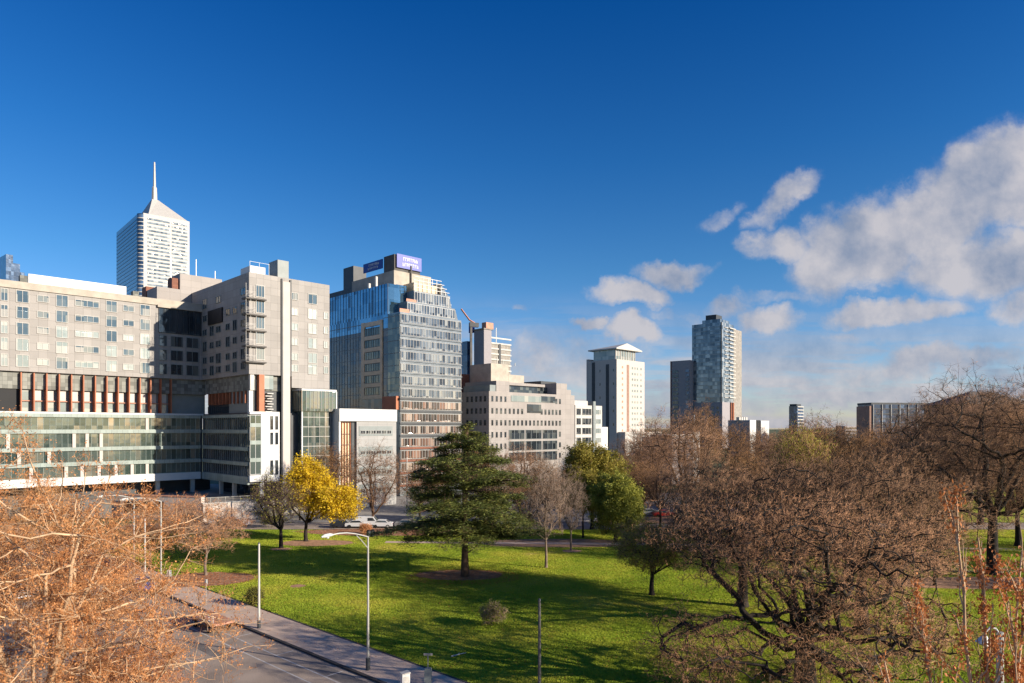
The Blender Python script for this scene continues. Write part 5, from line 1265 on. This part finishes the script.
dens = mth('ADD', acc, mth('MULTIPLY', mth('SUBTRACT', nz2.outputs['Fac'], .5), 1.15))
dens = mth('ADD', dens, mth('MULTIPLY', mth('SUBTRACT', nzf.outputs['Fac'], .5), .55))
gate = N(nt, 'ShaderNodeMapRange', interpolation_type='SMOOTHSTEP'); nt.links.new(acc, gate.inputs[0]); gate.inputs[2].default_value = .3
dens = mth('MULTIPLY', dens, gate.outputs[0])
mr = N(nt, 'ShaderNodeMapRange', interpolation_type='SMOOTHSTEP'); nt.links.new(dens, mr.inputs[0]); mr.inputs[1].default_value = .0; mr.inputs[2].default_value = .86; mr.inputs[4].default_value = .92
# low streaky band near the horizon
mps = N(nt, 'ShaderNodeMapping'); mps.inputs['Scale'].default_value = (3.0, 26, 1); nt.links.new(uv.outputs[0], mps.inputs[0])
nz3 = N(nt, 'ShaderNodeTexNoise', i_Scale=1.3, i_Detail=7.0, i_Roughness=.6); nt.links.new(mps.outputs[0], nz3.inputs['Vector'])
lowm = N(nt, 'ShaderNodeMapRange', interpolation_type='SMOOTHSTEP'); nt.links.new(v, lowm.inputs[0]); lowm.inputs[1].default_value = .05; lowm.inputs[2].default_value = .21; lowm.inputs[3].default_value = 1; lowm.inputs[4].default_value = 0
st_ = N(nt, 'ShaderNodeMapRange', interpolation_type='SMOOTHSTEP'); nt.links.new(nz3.outputs['Fac'], st_.inputs[0]); st_.inputs[1].default_value = .37; st_.inputs[2].default_value = .56
band = mth('MULTIPLY', mth('MULTIPLY', lowm.outputs[0], st_.outputs[0]), .9)
front = mth('GREATER_THAN', sp_.outputs[1], .05); above = mth('GREATER_THAN', sp_.outputs[2], 0.0)
fac = mth('MULTIPLY', mth('MULTIPLY', mth('MAXIMUM', mr.outputs[0], band), front), above, clamp=True)
# cloud colour: lighter crests, greyer bellies
off = N(nt, 'ShaderNodeVectorMath', operation='ADD'); nt.links.new(uv.outputs[0], off.inputs[0]); off.inputs[1].default_value = (.012, .016, 0)
nz4 = N(nt, 'ShaderNodeTexNoise', i_Scale=7.0, i_Detail=6.0, i_Roughness=.55); nt.links.new(off.outputs[0], nz4.inputs['Vector'])
sh = mth('SUBTRACT', nz2.outputs['Fac'], nz4.outputs['Fac']); shf = mth('ADD', mth('MULTIPLY', sh, 2.0), .52, clamp=True)
cc = nt.nodes.new('ShaderNodeValToRGB'); nt.links.new(shf, cc.inputs[0])
cc.color_ramp.elements[0].position = .1; cc.color_ramp.elements[0].color = (.22, .26, .35, 1); cc.color_ramp.elements[1].position = .8; cc.color_ramp.elements[1].color = (.48, .46, .48, 1)
bg2 = N(nt, 'ShaderNodeBackground', i_Strength=.72); nt.links.new(cc.outputs[0], bg2.inputs['Color'])
mxs = N(nt, 'ShaderNodeMixShader'); nt.links.new(fac, mxs.inputs[0]); nt.links.new(bgn.outputs[0], mxs.inputs[1]); nt.links.new(bg2.outputs[0], mxs.inputs[2]); nt.links.new(mxs.outputs[0], outn.inputs['Surface'])

cam = bpy.data.cameras.new('camera'); co = bpy.data.objects.new('camera', cam); C.objects.link(co)
co.location = (0, 0, CH); co.rotation_euler = (math.radians(90), 0, 0)
cam.sensor_width = 36; cam.lens = F/1024*36; cam.shift_y = (HZ-341.5)/1024; cam.clip_start = .5; cam.clip_end = 12000
sc = bpy.context.scene; sc.camera = co
sc.view_settings.view_transform = 'Standard'; sc.view_settings.look = 'None'; sc.view_settings.exposure = 0.82; sc.view_settings.gamma = 1
sc.cycles.use_denoising = True; sc.cycles.denoising_prefilter = 'NONE'; sc.cycles.denoising_input_passes = 'RGB_ALBEDO_NORMAL'; sc.cycles.max_bounces = 6; sc.cycles.transparent_max_bounces = 4
